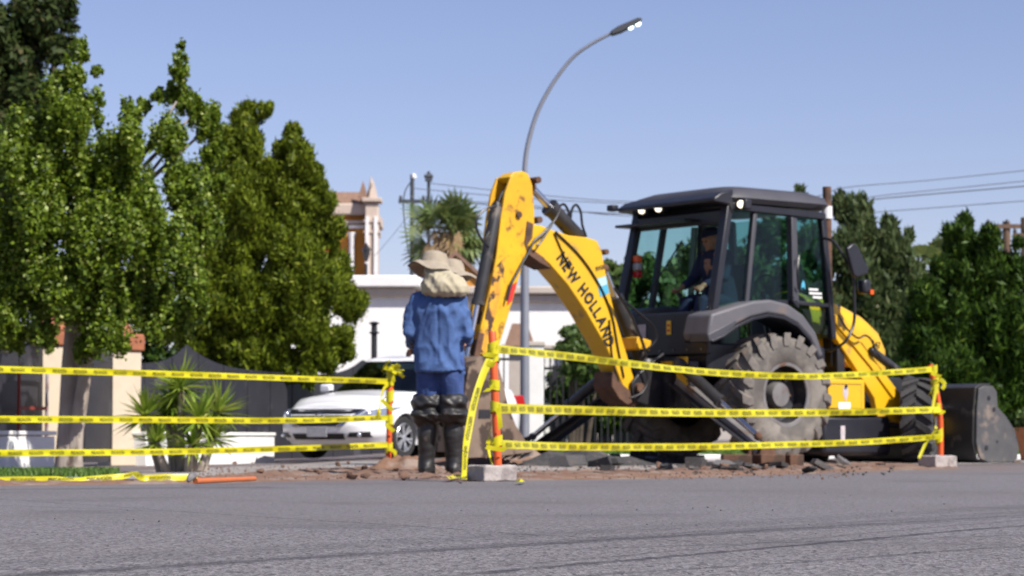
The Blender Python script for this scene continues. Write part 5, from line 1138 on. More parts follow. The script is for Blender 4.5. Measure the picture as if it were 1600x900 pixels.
for s in (-1, 1):
    mr = MB().box((0.78, s * 0.90, 1.02), (0.12, 0.2, 0.13)).build('mirror', CW, car, 0.035); MB().box((0.8, s * 0.79, 0.97), (0.06, 0.12, 0.04)).build('mirror_stalk', MT['car_black'], mr)
    MB().box((0.0, s * 0.853, 0.85), (0.16, 0.02, 0.025)).build('door_handle', CW, car, 0.006)
    MB().prism([(-2.12, 0.72), (-1.86, 0.78), (-1.80, 0.94), (-2.02, 0.95)], s * 0.70, s * 0.80).build('tail_light', MT['lens_red'], car, 0.02)
    for x in (1.33, -1.27):
        o = MB().lathe([(0.20, s * 0.085), (0.20, s * 0.0), (0.0, s * 0.0)], axis=(0, 1, 0), n=30, cap=False).build('wheel', MT['car_black'], car); o.location = (x, s * 0.74, 0.30)
        MB().lathe([(0.19, -0.09), (0.28, -0.1), (0.30, -0.07), (0.302, 0.0), (0.30, 0.07), (0.28, 0.1), (0.205, 0.095)], axis=(0, 1, 0), n=36, cap=False).build('tyre', MT['tyre_black'], o, smooth_angle=50)
        MB().lathe([(0.208, s * 0.088), (0.195, s * 0.10), (0.19, s * 0.08)], axis=(0, 1, 0), n=36, cap=False).build('rim', MT['alloy'], o)
        MB().lathe([(0.05, 0), (0.05, s * 0.09), (0, s * 0.095)], axis=(0, 1, 0), n=14).build('hub_cap', MT['alloy'], o)
        for k in range(6):
            a = k * math.pi / 3 + 0.3; d = Vector((math.cos(a), 0, math.sin(a))); e = Vector((-d.z, 0, d.x))
            for q in (-0.17, 0.17):
                MB().bar(d * 0.045 + Vector((0, s * 0.075, 0)), (d + e * q).normalized() * 0.198 + Vector((0, s * 0.085, 0)), 0.022, 0.03, up=(0, 1, 0)).build('spoke', MT['alloy'], o)

# ------------------------------------------------------------------ people
def limb(mb, pts, rads):
    mb.tube(pts, rads, 10); 
    for p, r in zip(pts, rads): mb.ball(p, r, 10)
def hand(mb, w, d, up, s=1.0, curl=0.7):
    """palm and five fingers at wrist w, pointing along d; up = back of the hand"""
    d = Vector(d).normalized(); up = Vector(up); up = (up - d * up.dot(d)).normalized(); sd = d.cross(up); w = Vector(w)
    rot = Matrix((d, sd, up)).transposed(); mb.ball(w + d * 0.05, (0.055, 0.042, 0.018), 12, rot)
    for k, l in enumerate((0.062, 0.074, 0.078, 0.070)):
        b = w + d * 0.085 + sd * (0.032 - 0.0215 * k) * -1; p = [b]; dd = d.copy()
        for q in range(3):
            dd = (Matrix.Rotation(curl * 0.8, 3, sd) @ dd) if q else (Matrix.Rotation(curl * 0.5, 3, sd) @ dd); p.append(p[-1] + dd * l * (0.45, 0.32, 0.25)[q])
        limb(mb, p, [0.0098, 0.0092, 0.0086, 0.0075])
    b = w + d * 0.03 + sd * 0.034; t = (d * 0.75 + sd * 0.7 - up * 0.4).normalized(); limb(mb, [b, b + t * 0.035, b + t * 0.035 + (d - up * 0.5).normalized() * 0.035], [0.0125, 0.0115, 0.009])
def head(mb, c, f, up=(0, 0, 1)):
    f = Vector(f).normalized(); up = Vector(up); up = (up - f * up.dot(f)).normalized(); sd = f.cross(up); rot = Matrix((sd, f, up)).transposed(); c = Vector(c)
    mb.ball(c + up * 0.02, (0.075, 0.095, 0.10), 16, rot); mb.ball(c - up * 0.045 + f * 0.02, (0.058, 0.068, 0.07), 14, rot)
    mb.ball(c + f * 0.10 - up * 0.015, (0.013, 0.02, 0.022), 8, rot); mb.ball(c + f * 0.085 - up * 0.055, (0.025, 0.014, 0.010), 8, rot); mb.ball(c + f * 0.075 - up * 0.095, (0.024, 0.02, 0.018), 8, rot)
    for s in (-1, 1):
        mb.ball(c + sd * s * 0.078 - up * 0.005 - f * 0.005, (0.012, 0.022, 0.032), 8, rot); mb.ball(c + sd * s * 0.032 + f * 0.082 + up * 0.022, (0.022, 0.014, 0.008), 8, rot)
    return rot
def eyes(t, c, f):
    f = Vector(f).normalized(); sd = f.cross(Vector((0, 0, 1)))
    for s in (-1, 1): MB().ball(Vector(c) + sd * s * 0.031 + f * 0.086 + Vector((0, 0, 0.003)), 0.011, 8).build('eye', MT['hair'], t)
def folds(a, fx=11, fz=4, seed=0):
    return lambda c: a * (nz(c.x * fx + seed, c.y * fx, c.z * fz) + 0.6 * nz(c.x * fx * 2.1, c.y * fx * 2.1 + seed, c.z * fz * 2.0 + c.x * 5))
def hat_on(t, c, tilt, r, m, name='sun_hat', crown_h=0.115):
    mb = MB(); n = 36; prof = [(r, -0.035), (r * 0.97, -0.030), (r * 0.80, 0.0), (0.115, 0.012), (0.108, 0.03), (0.10, 0.075), (0.082, crown_h - 0.01), (0.045, crown_h + 0.004), (0.0, crown_h + 0.006)]
    mb.lathe(prof + [(0.0, crown_h), (0.04, crown_h - 0.004), (0.076, crown_h - 0.018), (0.094, 0.07), (0.103, 0.025), (0.11, 0.006), (r * 0.80, -0.006), (r * 0.97, -0.037)], n=n, cap=False)
    mb.v = [(x, y, z + (0.022 * math.sin(2 * math.atan2(y, x) + 0.6) + 0.012 * math.sin(5 * math.atan2(y, x))) * max(0, (math.hypot(x, y) - 0.11) / (r - 0.11))) for x, y, z in mb.v]
    o = mb.build(name, m, t, smooth_angle=60); o.location = c; o.rotation_euler = tilt; return o
def shirt_fold(c, seed):
    wx = c.x + 0.07 * nz(c.x * 5, c.y * 5, c.z * 4 + seed); wz_ = c.z + 0.10 * nz(c.x * 4 + 9, c.y * 4, c.z * 3 + seed)
    return 0.022 * nz(wx * 7 + seed, c.y * 6, wz_ * 1.8) + 0.050 * (0.2 - abs(nz(wx * 8, c.y * 7, wz_ * 3.0 + seed))) * 0.6 + 0.022 * (0.2 - abs(nz(wx * 14 + 5, c.y * 12, wz_ * 8 - c.x * 5)))
def standing(name, label, loc, rz, lean, left_glove, cloth=True, scale=1.0, seed=0):
    t = thing(name, label, 'person', loc, rz); t.scale = (scale,) * 3; t.rotation_euler = (R(1.5), R(-0.4 if cloth else 0.3), rz)
    b = MB()
    limb(b, [(0, 0, 0.93), (0, 0.0, 1.08), (0, 0.0, 1.27)], [0.11, 0.115, 0.125]); b.ball((0.07, 0, 0.90), 0.085, 12); b.ball((-0.07, 0, 0.90), 0.085, 12)
    limb(b, [(-0.13, 0, 1.32), (0, 0, 1.35), (0.13, 0, 1.31)], [0.045, 0.06, 0.045]); limb(b, [(0, 0.0, 1.38), (0, 0.035, 1.47)], [0.065, 0.058])
    hc = Vector((lean * 0.3, 0.06, 1.545)); head(b, hc, (0.2, 1, -0.25)); eyes(t, hc, (0.2, 1, -0.25))
    arms = {-1: [(-0.15, 0, 1.335), (-0.225, -0.04, 1.10), (-0.225, 0.13, 1.02)], 1: [(0.15, 0, 1.325), (0.205, 0.0, 1.07), (0.15, 0.2, 1.04)]}
    for s, a in arms.items():
        limb(b, a, [0.045, 0.038, 0.03]); 
    for s in (-1, 1):
        limb(b, [(s * 0.10, 0, 0.86), (s * 0.115, 0.015, 0.47), (s * 0.11, -0.02, 0.10)], [0.075, 0.055, 0.042]); limb(b, [(s * 0.12, -0.03, 0.06), (s * 0.13, 0.12, 0.045)], [0.042, 0.036])
    hb_ = MB()
    hand(b if not left_glove else hb_, (-0.225, 0.14, 1.015), (0.1, 0.75, -0.45), (-0.9, 0.1, 0.3)); hand(b, (0.15, 0.21, 1.04), (-0.35, 0.8, -0.2), (0.9, 0.1, 0.3))
    wrapped(b, 'body', MT['skin'], t, 0.0075, 3)
    if left_glove: limb(hb_, [(-0.225, 0.09, 1.03), (-0.225, 0.15, 1.01)], [0.036, 0.034]); wrapped(hb_, 'glove', MT['glove'], t, 0.006, 2, lambda c: 0.003)
    s_ = MB()                                                           # loose work shirt
    s_.loft([(0.005, 0.0, 0.79, 0.195, 0.152), (0, 0, 0.86, 0.19, 0.15), (0, 0, 1.0, 0.18, 0.142), (0, -0.01, 1.15, 0.182, 0.146), (0, -0.018, 1.25, 0.185, 0.145), (0, -0.012, 1.32, 0.172, 0.132), (0, 0, 1.37, 0.13, 0.108), (0, 0.01, 1.42, 0.09, 0.08), (0, 0.015, 1.46, 0.072, 0.07)], 36, e=2.4)
    for s, a in arms.items():
        A, E, W_ = [Vector(q) for q in a]; W2 = E.lerp(W_, 0.86); limb(s_, [A + Vector((-s * 0.02, 0, 0)), A.lerp(E, 0.5), E, E.lerp(W2, 0.5), W2], [0.074, 0.068, 0.064, 0.058, 0.05])
    wrapped(s_, 'shirt', MT['shirt'], t, 0.010, 4, lambda c: shirt_fold(c, seed) + (0.012 * nz(c.x * 14, c.y * 14, c.z * 20) if abs(c.x) > 0.17 else 0) - 0.009 * math.exp(-((c.x - 0.01) / 0.012) ** 2) * (1 if c.y < 0 and 0.85 < c.z < 1.33 else 0))
    MB().prism([(-0.16, 0), (0.16, 0), (0.15, 0.004), (-0.15, 0.004)], -0.15, -0.14).v
    j = MB()
    for s in (-1, 1): j.tube([(s * 0.085, 0, 0.88), (s * 0.09, 0, 0.70), (s * 0.098, 0.01, 0.55), (s * 0.10, 0.01, 0.44)], [0.11, 0.10, 0.09, 0.085], 14)
    j.ball((0, 0, 0.88), (0.19, 0.125, 0.1), 14)
    wrapped(j, 'jeans', MT['jeans'], t, 0.012, 3, folds(0.012, 9, 6, seed + 3))
    s_seed = seed * 3.1
    wd_ = MB()                                                          # rubber waders rolled down below the knee
    for s in (-1, 1):
        c = s * 0.098
        wd_.loft([(c, 0, 0.38, 0.075, 0.08), (c, -0.01, 0.415, 0.112, 0.125), (c, -0.025, 0.46, 0.138, 0.155), (c, -0.012, 0.50, 0.108, 0.118), (c, -0.02, 0.545, 0.122, 0.138), (c, -0.005, 0.585, 0.118, 0.128), (c, 0, 0.61, 0.102, 0.11)], 26)
        wd_.tube([(c, 0, 0.42), (c + s * 0.004, -0.012, 0.30), (c + s * 0.008, -0.008, 0.2), (c + s * 0.01, -0.005, 0.12), (c + s * 0.012, -0.015, 0.02)], [0.078, 0.076, 0.066, 0.060, 0.064], 16)
        wd_.ball((c + s * 0.01, -0.015, 0.055), (0.058, 0.075, 0.05), 12); wd_.loft([(c + s * 0.012, 0.04, 0.003, 0.055, 0.13), (c + s * 0.012, 0.045, 0.05, 0.055, 0.135), (c + s * 0.01, 0.05, 0.09, 0.045, 0.11)], 20)
    wrapped(wd_, 'waders', MT['wader'], t, 0.010, 2, lambda c: (0.022 * nz(c.x * 8 + seed, c.y * 8, c.z * 22 + c.x * 14) + 0.018 * nz(c.x * 14, c.y * 14 + seed, c.z * 20)) if c.z > 0.37 else 0.008 * (0.3 - abs(nz(c.x * 7, c.y * 7, c.z * 22 + s_seed))))
    hat_on(t, hc + Vector((0, -0.005, 0.055)), (R(-10), R(7 if cloth else 0), 0), 0.205, MT['hat'])
    if cloth:
        cl_ = MB(); cx_ = lean * 0.3
        cl_.loft([(cx_ + 0.03, 0.0, 1.60, 0.085, 0.085), (cx_ + 0.055, -0.02, 1.56, 0.115, 0.11), (cx_ + 0.085, -0.045, 1.50, 0.155, 0.135), (cx_ + 0.10, -0.06, 1.44, 0.185, 0.142), (cx_ + 0.105, -0.065, 1.39, 0.182, 0.136), (cx_ + 0.11, -0.055, 1.36, 0.15, 0.115)], 36)
        wrapped(cl_, 'neck_cloth', MT['cloth'], t, 0.009, 2, lambda c: 0.03 * (0.2 - abs(nz(c.x * 12 + c.z * 7, c.y * 9, c.z * 4))) + 0.018 * (0.2 - abs(nz(c.x * 22, c.y * 18, c.z * 8 + 3))))
    return t
w1 = at(689, 738, 18.6)
standing('person', 'worker seen from behind in blue shirt, black waders and sun hat with neck cloth', (w1.x, w1.y, 0.005), R(-8), -0.16, True, True, 1.0, 1)
w2 = at(686, 735, 20.2)
standing('person', 'worker in tan hat mostly hidden behind the worker in the neck cloth', (w2.x, w2.y, 0.0), R(6), 0.30, False, False, 1.035, 9)
# operator in the cab, seated facing the digging arm
op = thing('person', 'digger operator in navy shirt and cap seated inside the cab', 'person', MO + RM @ Vector((0.02, 0.02, 0)), MH + R(90))
b = MB(); limb(b, [(0, 0, 1.72), (0, 0.05, 1.95), (0, 0.10, 2.12)], [0.14, 0.13, 0.14]); limb(b, [(-0.17, 0.1, 2.2), (0, 0.1, 2.22), (0.17, 0.1, 2.2)], [0.065, 0.08, 0.065]); limb(b, [(0, 0.1, 2.22), (0, 0.14, 2.31)], [0.06, 0.055])
hc = Vector((0, 0.17, 2.385)); head(b, hc, (0.1, 1, -0.3)); eyes(op, hc, (0.1, 1, -0.3))
oa = {-1: [(-0.19, 0.1, 2.2), (-0.25, 0.2, 1.96), (-0.17, 0.44, 1.86)], 1: [(0.19, 0.1, 2.2), (0.25, 0.2, 1.96), (0.17, 0.44, 1.86)]}
for s, a in oa.items(): limb(b, a, [0.056, 0.045, 0.03]); hand(b, Vector(a[2]), (0, 0.7, -0.5), (s * 0.4, 0, 0.9), curl=1.0)
for s in (-1, 1): limb(b, [(s * 0.1, 0, 1.68), (s * 0.13, 0.42, 1.70), (s * 0.13, 0.46, 1.28)], [0.088, 0.062, 0.045]); limb(b, [(s * 0.13, 0.45, 1.25), (s * 0.13, 0.6, 1.24)], [0.045, 0.036])
wrapped(b, 'body', MT['skin'], op, 0.009, 3)
s_ = MB(); s_.loft([(0, 0, 1.66, 0.19, 0.15), (0, 0.02, 1.8, 0.185, 0.145), (0, 0.06, 1.98, 0.185, 0.14), (0, 0.09, 2.12, 0.195, 0.14), (0, 0.1, 2.22, 0.17, 0.115), (0, 0.11, 2.28, 0.085, 0.075)], 30, e=2.5)
for s, a in oa.items():
    A, E, W_ = [Vector(q) for q in a]; limb(s_, [A, E, E.lerp(W_, 0.8)], [0.076, 0.062, 0.05])
wrapped(s_, 'shirt', MT['navy'], op, 0.014, 3, folds(0.01))
j = MB()
for s in (-1, 1): j.tube([(s * 0.1, -0.02, 1.68), (s * 0.12, 0.25, 1.70), (s * 0.13, 0.42, 1.69), (s * 0.13, 0.47, 1.5), (s * 0.13, 0.47, 1.3)], [0.105, 0.095, 0.085, 0.075, 0.07], 12)
wrapped(j, 'trousers', MT['navy'], op, 0.016, 3)
cp = MB().loft([(0, 0, 0, 0.092, 0.108), (0, -0.005, 0.05, 0.088, 0.10), (0, -0.01, 0.085, 0.06, 0.07), (0, -0.01, 0.095, 0.01, 0.01)], 24); cp.loft([(0, 0.13, -0.005, 0.07, 0.075), (0, 0.13, 0.005, 0.07, 0.075)], 20)
o = cp.build('cap', MT['navy'], op, smooth_angle=60); o.location = hc + Vector((0, 0, 0.05)); o.rotation_euler.x = R(-12)

# ------------------------------------------------------------------ posts and caution tape
def post(label, base, top, r=0.026, name='marker_post'):
    base, top = Vector(base), Vector(top); t = thing(name, label, 'post', base); d = top - base
    MB().tube([(0, 0, 0), d * 0.5, d * 0.985, d], [r, r, r, r * 0.75], 14).build('tube', MT['orange'], t, smooth_angle=40)
    return t, base, top
def wraps(t, base, top, rows, r=0.031, seed=0):
    rr = random.Random(seed); d = (top - base)
    for f, turns, slope in rows:
        c = d * f; mb = MB(); n = turns * 16; vs = []
        for k in range(n + 1):
            a = k / 16 * 2 * math.pi; q = r + 0.002 + 0.0025 * rr.random() + 0.0008 * k / 16; z = slope * (k / n - 0.5) + 0.012 * math.sin(a + f * 9)
            for s in (-1, 1): vs.append(c + Vector((math.cos(a) * q, math.sin(a) * q, z + s * (0.022 + 0.006 * rr.random()))))
        mb.add(vs, [(2 * k, 2 * k + 2, 2 * k + 3, 2 * k + 1) for k in range(n)]).build('tape_wrap', MT['tape'], t, smooth_angle=60)
        # knot and loose end
        e = Vector((math.cos(rr.uniform(-2.5, -0.6)) * (r + 0.01), -r - 0.01, 0)); pts = [c + e, c + e + Vector((rr.uniform(-.05, .06), -0.03, -0.03)), c + e + Vector((rr.uniform(-.05, .09), -0.02, -0.10 * rr.random() - 0.03))]
        mb = MB(); P = spline(pts, 8); mb.add([p + Vector((s * 0.014, 0.006 * math.sin(i), s * 0.012)) for i, p in enumerate(P) for s in (-1, 1)], [(2 * i, 2 * i + 2, 2 * i + 3, 2 * i + 1) for i in range(7)]); mb.build('tape_end', MT['tape'], t, smooth_angle=60)
b1 = at(778, 728, 15.75); b1.z = 0.105; t1 = at(769, 517, 15.75)
p1 = post('upright orange marker post nearest the camera standing on a pale concrete block', b1, t1); wraps(*p1, [(0.86, 3, 0.06), (0.80, 2, 0.05), (0.60, 2, 0.03), (0.42, 3, 0.03), (0.17, 3, 0.03)], seed=2)
b2 = at(607, 722, 21.8); b2.z = 0.03; t2 = at(610, 578, 21.8)
p2 = post('orange marker post heavily wrapped in tape between the car and the worker', b2, t2); wraps(*p2, [(0.97, 2, 0.05), (0.88, 3, 0.10), (0.72, 2, 0.10), (0.47, 2, 0.08), (0.18, 2, 0.05)], seed=3)
# bunched knot of tape on its top
kt = MB(); rr = random.Random(4)
for k in range(26):
    a = rr.uniform(0, 6.28); c = Vector((rr.uniform(-.05, .10), rr.uniform(-.05, .03), rr.uniform(-.05, .05))); d = Vector((rr.uniform(-.06, .06), rr.uniform(-.05, .05), rr.uniform(-.05, .04))); n = Vector((rr.uniform(-1, 1), rr.uniform(-1, 1), rr.uniform(-1, 1))) * 0.02
    kt.add([c - d - n, c - d + n, c + n * 0.4 + Vector((0, -0.02, 0)), c - n * 0.4, c + d + n, c + d - n], [(0, 1, 2, 3), (3, 2, 4, 5)])
o = kt.build('tape_knot', MT['tape'], p2[0], smooth_angle=60, fix=False); o.location = t2 - b2
b3 = at(1470, 714, 23.7); b3.z = 0.12; t3 = at(1453, 570, 23.7)
m3 = at(1468, 640, 23.7)
p3t = thing('marker_post', 'leaning orange marker post on a concrete block in front of the loader bucket', 'post', b3)
MB().tube(spline([Vector((0, 0, 0)), m3 - b3, t3 - b3], 12), 0.027, 14).build('tube', MT['orange'], p3t)
wraps(p3t, b3, t3 + Vector((0.03, 0, 0)), [(0.93, 2, 0.06), (0.75, 3, 0.18), (0.5, 3, 0.10), (0.2, 3, 0.12)], r=0.034, seed=6)
def block(label, px, py, Y, dims, rz, m='block'):
    c = at(px, py, Y); mb = MB(); n = 6; L_, W_, H_ = dims
    mb.box((0, 0, H_ / 2), dims); o = mb.build('concrete_block', MT[m], None, 0.012, segs=3); o.location = (c.x, Y, 0.0); o.rotation_euler.z = rz
    s = o.modifiers.new('sub', 'SUBSURF'); s.subdivision_type = 'SIMPLE'; s.levels = s.render_levels = 3
    tx = bpy.data.textures.new('chip', 'CLOUDS'); tx.noise_scale = 0.06; dm = o.modifiers.new('chip', 'DISPLACE'); dm.texture = tx; dm.strength = 0.018; dm.mid_level = 0.5
    return tag(o, label, 'block')
block('pale chipped concrete block under the nearest orange post', 768, 740, 15.8, (0.27, 0.2, 0.105), R(38))
block('brown stained concrete block under the leaning orange post', 1465, 722, 23.7, (0.34, 0.22, 0.115), R(42))

def tape(label, pts, width=0.054, text=True, phase=0.0, seed=0, pitch=0.235, n=160, flat=0.0, name='caution_tape', crumple=0.0):
    P = spline(pts, n); L = [0.0]
    for a, b in zip(P, P[1:]): L.append(L[-1] + (b - a).length)
    def frame(s):
        i = min(max(int(np.searchsorted(L, s)), 1), n - 1); u = (s - L[i - 1]) / max(1e-6, L[i] - L[i - 1]); p = P[i - 1].lerp(P[i], u); d = (P[i] - P[i - 1]).normalized()
        view = (CAM - p).normalized(); up = Vector((0, 0, 1)) if abs(d.z) < 0.8 else Vector((1, 0, 0))
        fc = Vector((d.y, -d.x, 0)); fc = fc.normalized() if fc.length > 1e-3 else Vector((0, -1, 0))
        if fc.y > 0: fc = -fc
        w = d.cross(fc).normalized()
        if w.z < 0 or (abs(w.z) < 0.3 and w.x < 0): w = -w
        tw = 0.55 * nz(s * 0.6, seed, 1.0) + flat * 1.2 + 0.25 * nz(s * 2.2, seed, 5.0) + crumple * nz(s * 5, seed, 9)
        q = Matrix.Rotation(tw, 3, d); return p, d, q @ w, q @ fc
    mb = MB(); vs = []
    for i in range(n):
        p, d, w, fc = frame(L[i] + 1e-5)
        for s in (-1, -0.33, 0.33, 1): vs.append(p + w * (s * width / 2) + fc * (0.003 * math.sin(s * 2.5 + L[i] * 7)))
    mb.add(vs, [(4 * i + k, 4 * i + 4 + k, 4 * i + 5 + k, 4 * i + 1 + k) for i in range(n - 1) for k in range(3)])
    o = mb.build(name, MT['tape'], None, smooth_angle=70, fix=False); tag(o, label, 'tape', 'strands of yellow caution tape')
    if text:
        v, f = text_mesh('PRECAUCIÓN', 0.018); wm = max(q[0] for q in v); H_ = width * 0.46; s = phase; word = 0.155
        while s + word < L[-1]:
            out = []
            for q in v:
                p, d, w, fc = frame(s + q[0] / wm * word)
                dirs = 1; out.append(p + w * ((q[1] - 0.5) * H_) + fc * 0.006)
            MB().add(out, f).build('printed_word', MT['tape_print'], o, smooth_angle=0, fix=False); s += pitch
    return o
def ta(px, py, Y): return at(px, py, Y)
# left side, from beyond the frame to the wrapped post
tape('topmost of the three left caution tapes running to the wrapped post', [ta(-160, 573, 16.6), ta(0, 577, 17.6), ta(250, 584, 19.2), ta(450, 591, 20.6), ta(606, 596, 21.75)], 0.050, phase=0.05, seed=1)
tape('middle of the three left caution tapes running to the wrapped post', [ta(-160, 655, 16.6), ta(0, 655, 17.6), ta(250, 656, 19.2), ta(450, 657, 20.6), ta(606, 653, 21.75)], 0.050, phase=0.12, seed=2)
tape('lowest of the three left caution tapes running to the wrapped post', [ta(-160, 710, 16.6), ta(0, 708, 17.6), ta(250, 706, 19.2), ta(450, 701, 20.6), ta(606, 695, 21.75)], 0.050, phase=0.02, seed=3)
# right side, between the two far posts
tape('topmost caution tape across the digger between the right two posts', [ta(776, 545, 15.72), ta(900, 558, 17.6), ta(1090, 580, 20), ta(1250, 588, 21.6), ta(1360, 584, 22.7), ta(1456, 577, 23.66)], 0.056, phase=0.1, seed=4)
tape('middle caution tape across the digger between the right two posts', [ta(780, 638, 15.72), ta(900, 641, 17.6), ta(1090, 645, 20), ta(1250, 645, 21.6), ta(1360, 643, 22.7), ta(1470, 640, 23.66)], 0.064, phase=0.04, seed=5)
tape('lowest caution tape across the digger between the right two posts', [ta(780, 694, 15.72), ta(900, 698, 17.6), ta(1090, 698, 20), ta(1250, 694, 21.6), ta(1360, 690, 22.7), ta(1470, 682, 23.66)], 0.056, phase=0.15, seed=6)
# strands hanging from the near post
tape('long slack caution tape hanging from the near post to the ground', [ta(769, 553, 15.7), ta(755, 585, 15.66), ta(742, 625, 15.6), ta(733, 668, 15.55), ta(727, 705, 15.5), ta(725, 748, 15.45)], 0.05, phase=0.25, seed=7, flat=0.25, pitch=0.2, name='loose_tape')
tape('short slack caution tape behind the near post', [ta(776, 645, 15.85), ta(766, 670, 15.9), ta(763, 700, 15.9), ta(768, 724, 15.85)], 0.03, text=False, seed=8, flat=0.8, n=40, name='loose_tape')
tape('slack caution tape looped from the wrapped post above the headlamp', [ta(606, 600, 21.7), ta(598, 612, 21.65), ta(593, 640, 21.6), ta(590, 650, 21.6)], 0.035, text=False, seed=9, n=40, name='loose_tape')
tape('slack caution tape hanging down from the leaning post', [ta(1464, 600, 23.6), ta(1458, 640, 23.55), ta(1462, 670, 23.5), ta(1448, 690, 23.5), ta(1436, 716, 23.45)], 0.03, text=False, seed=10, n=60, flat=0.6, name='loose_tape')
tape('yellow tape end knotted low on the leaning post', [ta(1468, 592, 23.6), ta(1476, 600, 23.6), ta(1472, 608, 23.6)], 0.04, text=False, seed=11, n=20, name='loose_tape')
# lying on the ground at the left
gz = 0.045
tape('caution tape lying crumpled on the verge at lower left', [at(-160, 752, 15.1), at(0, 750, 15.1), at(90, 749, 15.1), at(150, 748, 15.15), at(195, 744, 15.2), at(210, 740, 15.2), at(225, 747, 15.1), at(260, 746, 15.2), at(308, 746, 15.3)], 0.042, seed=12, crumple=1.3, flat=-0.35, name='loose_tape')
tape('caution tape scrap lying beside the near concrete block', [gnd(700, 746, 0.03), gnd(716, 744, 0.03), gnd(728, 747, 0.035)], 0.035, text=False, seed=13, n=24, flat=-0.8, name='loose_tape')
tape('yellow tape end poking out right of the near block', [gnd(806, 752, 0.02), gnd(814, 750, 0.03), gnd(818, 751, 0.02)], 0.03, text=False, seed=14, n=16, flat=-0.8, name='loose_tape')

# ------------------------------------------------------------------ tool, rubble, stones
tl = thing('pick_tool', 'long orange handled digging tool lying on the road edge', 'tool', gnd(300, 752, 0.03))
e = gnd(398, 748, 0.035) - tl.location
MB().tube([e * 0.05, e * 0.35, e], [0.018, 0.016, 0.014], 10).build('handle', MT['tool_orange'], tl)
MB().tube(spline([(0.01, 0.05, 0.03), (0, 0, 0.03), (-0.02, -0.03, 0.0)], 8), [0.012, 0.018, 0.02, 0.022, 0.022, 0.02, 0.015, 0.01], 8).build('tool_head', MT['steel_dull'], tl)
def rock(seed, flatness=0.5, n=10):
    rr = random.Random(seed); mb = MB(); mb.ball((0, 0, 0), 1.0, 10)
    mb.v = [tuple(Vector(v) * (0.75 + 0.55 * nz(v[0] * 1.3 + seed, v[1] * 1.3, v[2] * 1.3))) for v in mb.v]
    return [(x, y, z * flatness) for x, y, z in mb.v], mb.f
def slab(seed):
    rr = random.Random(seed); k = rr.randint(5, 7); ring = [(math.cos(2 * math.pi * i / k + rr.uniform(-.3, .3)) * rr.uniform(0.6, 1.1), math.sin(2 * math.pi * i / k + rr.uniform(-.3, .3)) * rr.uniform(0.6, 1.1)) for i in range(k)]
    m = MB(); m.prism(ring, -0.28, 0.28, 'z'); m.v = [(x + rr.uniform(-.08, .08), y + rr.uniform(-.08, .08), z + rr.uniform(-.1, .1)) for x, y, z in m.v]; return m.v, m.f
slabs = []
for k in range(6):
    v, f = slab(k); slabs.append([MB().add(v, f).mesh('asphalt_chunk', MT[m_], 25) for m_ in ('asphalt_chunk', 'asphalt_chunk_pale')])
clods = []
for k in range(5):
    v, f = rock(k + 20, 0.7); clods.append(MB().add(v, f).mesh('soil_clod', MT['soil_clod'], 60))
CH = []          # (px, py, half width px, pale, tilt)
rr = random.Random(12)
for k in range(16): CH.append((rr.uniform(1030, 1340), rr.uniform(726, 741), rr.uniform(9, 26), rr.random() < 0.45, rr.uniform(-.3, .3)))
for k in range(11): CH.append((rr.uniform(800, 1110), rr.uniform(722, 731), rr.uniform(18, 42), rr.random() < 0.3, rr.uniform(-.2, .2)))
CH += [(950, 739, 26, False, 0), (1285, 736, 30, True, 0.5), (1320, 728, 22, True, 0.6), (1210, 735, 34, False, 0.1), (1090, 733, 40, False, 0), (1140, 739, 28, False, .1), (1265, 741, 24, False, .3), (1375, 730, 12, False, 0), (820, 678, 26, False, 0.3), (845, 712, 30, True, .1)]
for k, (px, py, hw, pale, tilt) in enumerate(CH):
    p = gnd(px, py); z = 0.02
    if (px, py) == (820, 678): p = at(px, 700, 26.5); z = 0.25
    s = hw * p.y / FPX; o = link('asphalt_chunk', slabs[k % 6][1 if pale else 0], None, 0); o.location = (p.x, p.y, z + s * 0.12); o.scale = (s, s * rr.uniform(0.5, 0.9), s * (rr.uniform(0.25, 0.5) if px > 1120 else rr.uniform(0.45, 0.8))); o.rotation_euler = (tilt * rr.uniform(-1, 1), tilt, rr.uniform(0, 6.28) if abs(tilt) < 0.4 else 0.2)
    if z > 0.2: lab, grp = 'broken slab of asphalt propped up on the spoil beside the digging bucket', None
    elif px > 1120: lab, grp = ('pale' if pale else 'dark') + ' broken asphalt chunk lying on the dirt near the rear tyre', ('pale' if pale else 'dark') + ' asphalt chunks by the rear tyre'
    else: lab, grp = ('pale' if pale else 'dark') + ' broken asphalt chunk lying between the digging bucket and stabiliser pad', ('pale' if pale else 'dark') + ' asphalt chunks by the digging bucket'
    tag(o, lab, 'rubble', grp)
# spoil heaps
def heap(label, px, Y, w, h, seed, m='soil'):
    c = at(px, 720, Y); mb = MB()
    mb.grid(lambda u, v: Vector(((u - .5) * 2 * w, (v - .5) * 2 * w, -0.02 + h * max(0, 1 - math.hypot(2 * u - 1, 2 * v - 1)) ** 0.9 * (1 + 0.8 * nz(u * 6 + seed, v * 6, 0)) + 0.03 * max(0, 1 - math.hypot(2 * u - 1, 2 * v - 1)) * nz(u * 20, v * 20, seed))), 36, 36)
    o = mb.build('soil_heap', MT[m], smooth_angle=80); o.location = (c.x, Y, 0); return tag(o, label, 'heap')
heap('heap of brown soil at the foot of the wrapped post', 632, 21.6, 0.42, 0.15, 3)
heap('heap of brown soil round the digging bucket', 780, 25.6, 0.9, 0.22, 7)
heap('heap of dark soil between the bucket and the stabiliser', 905, 25.2, 0.95, 0.17, 9, 'asphalt_chunk')
heap('heap of brown soil round the rusty stabiliser pad', 1195, 24.6, 0.6, 0.12, 5)
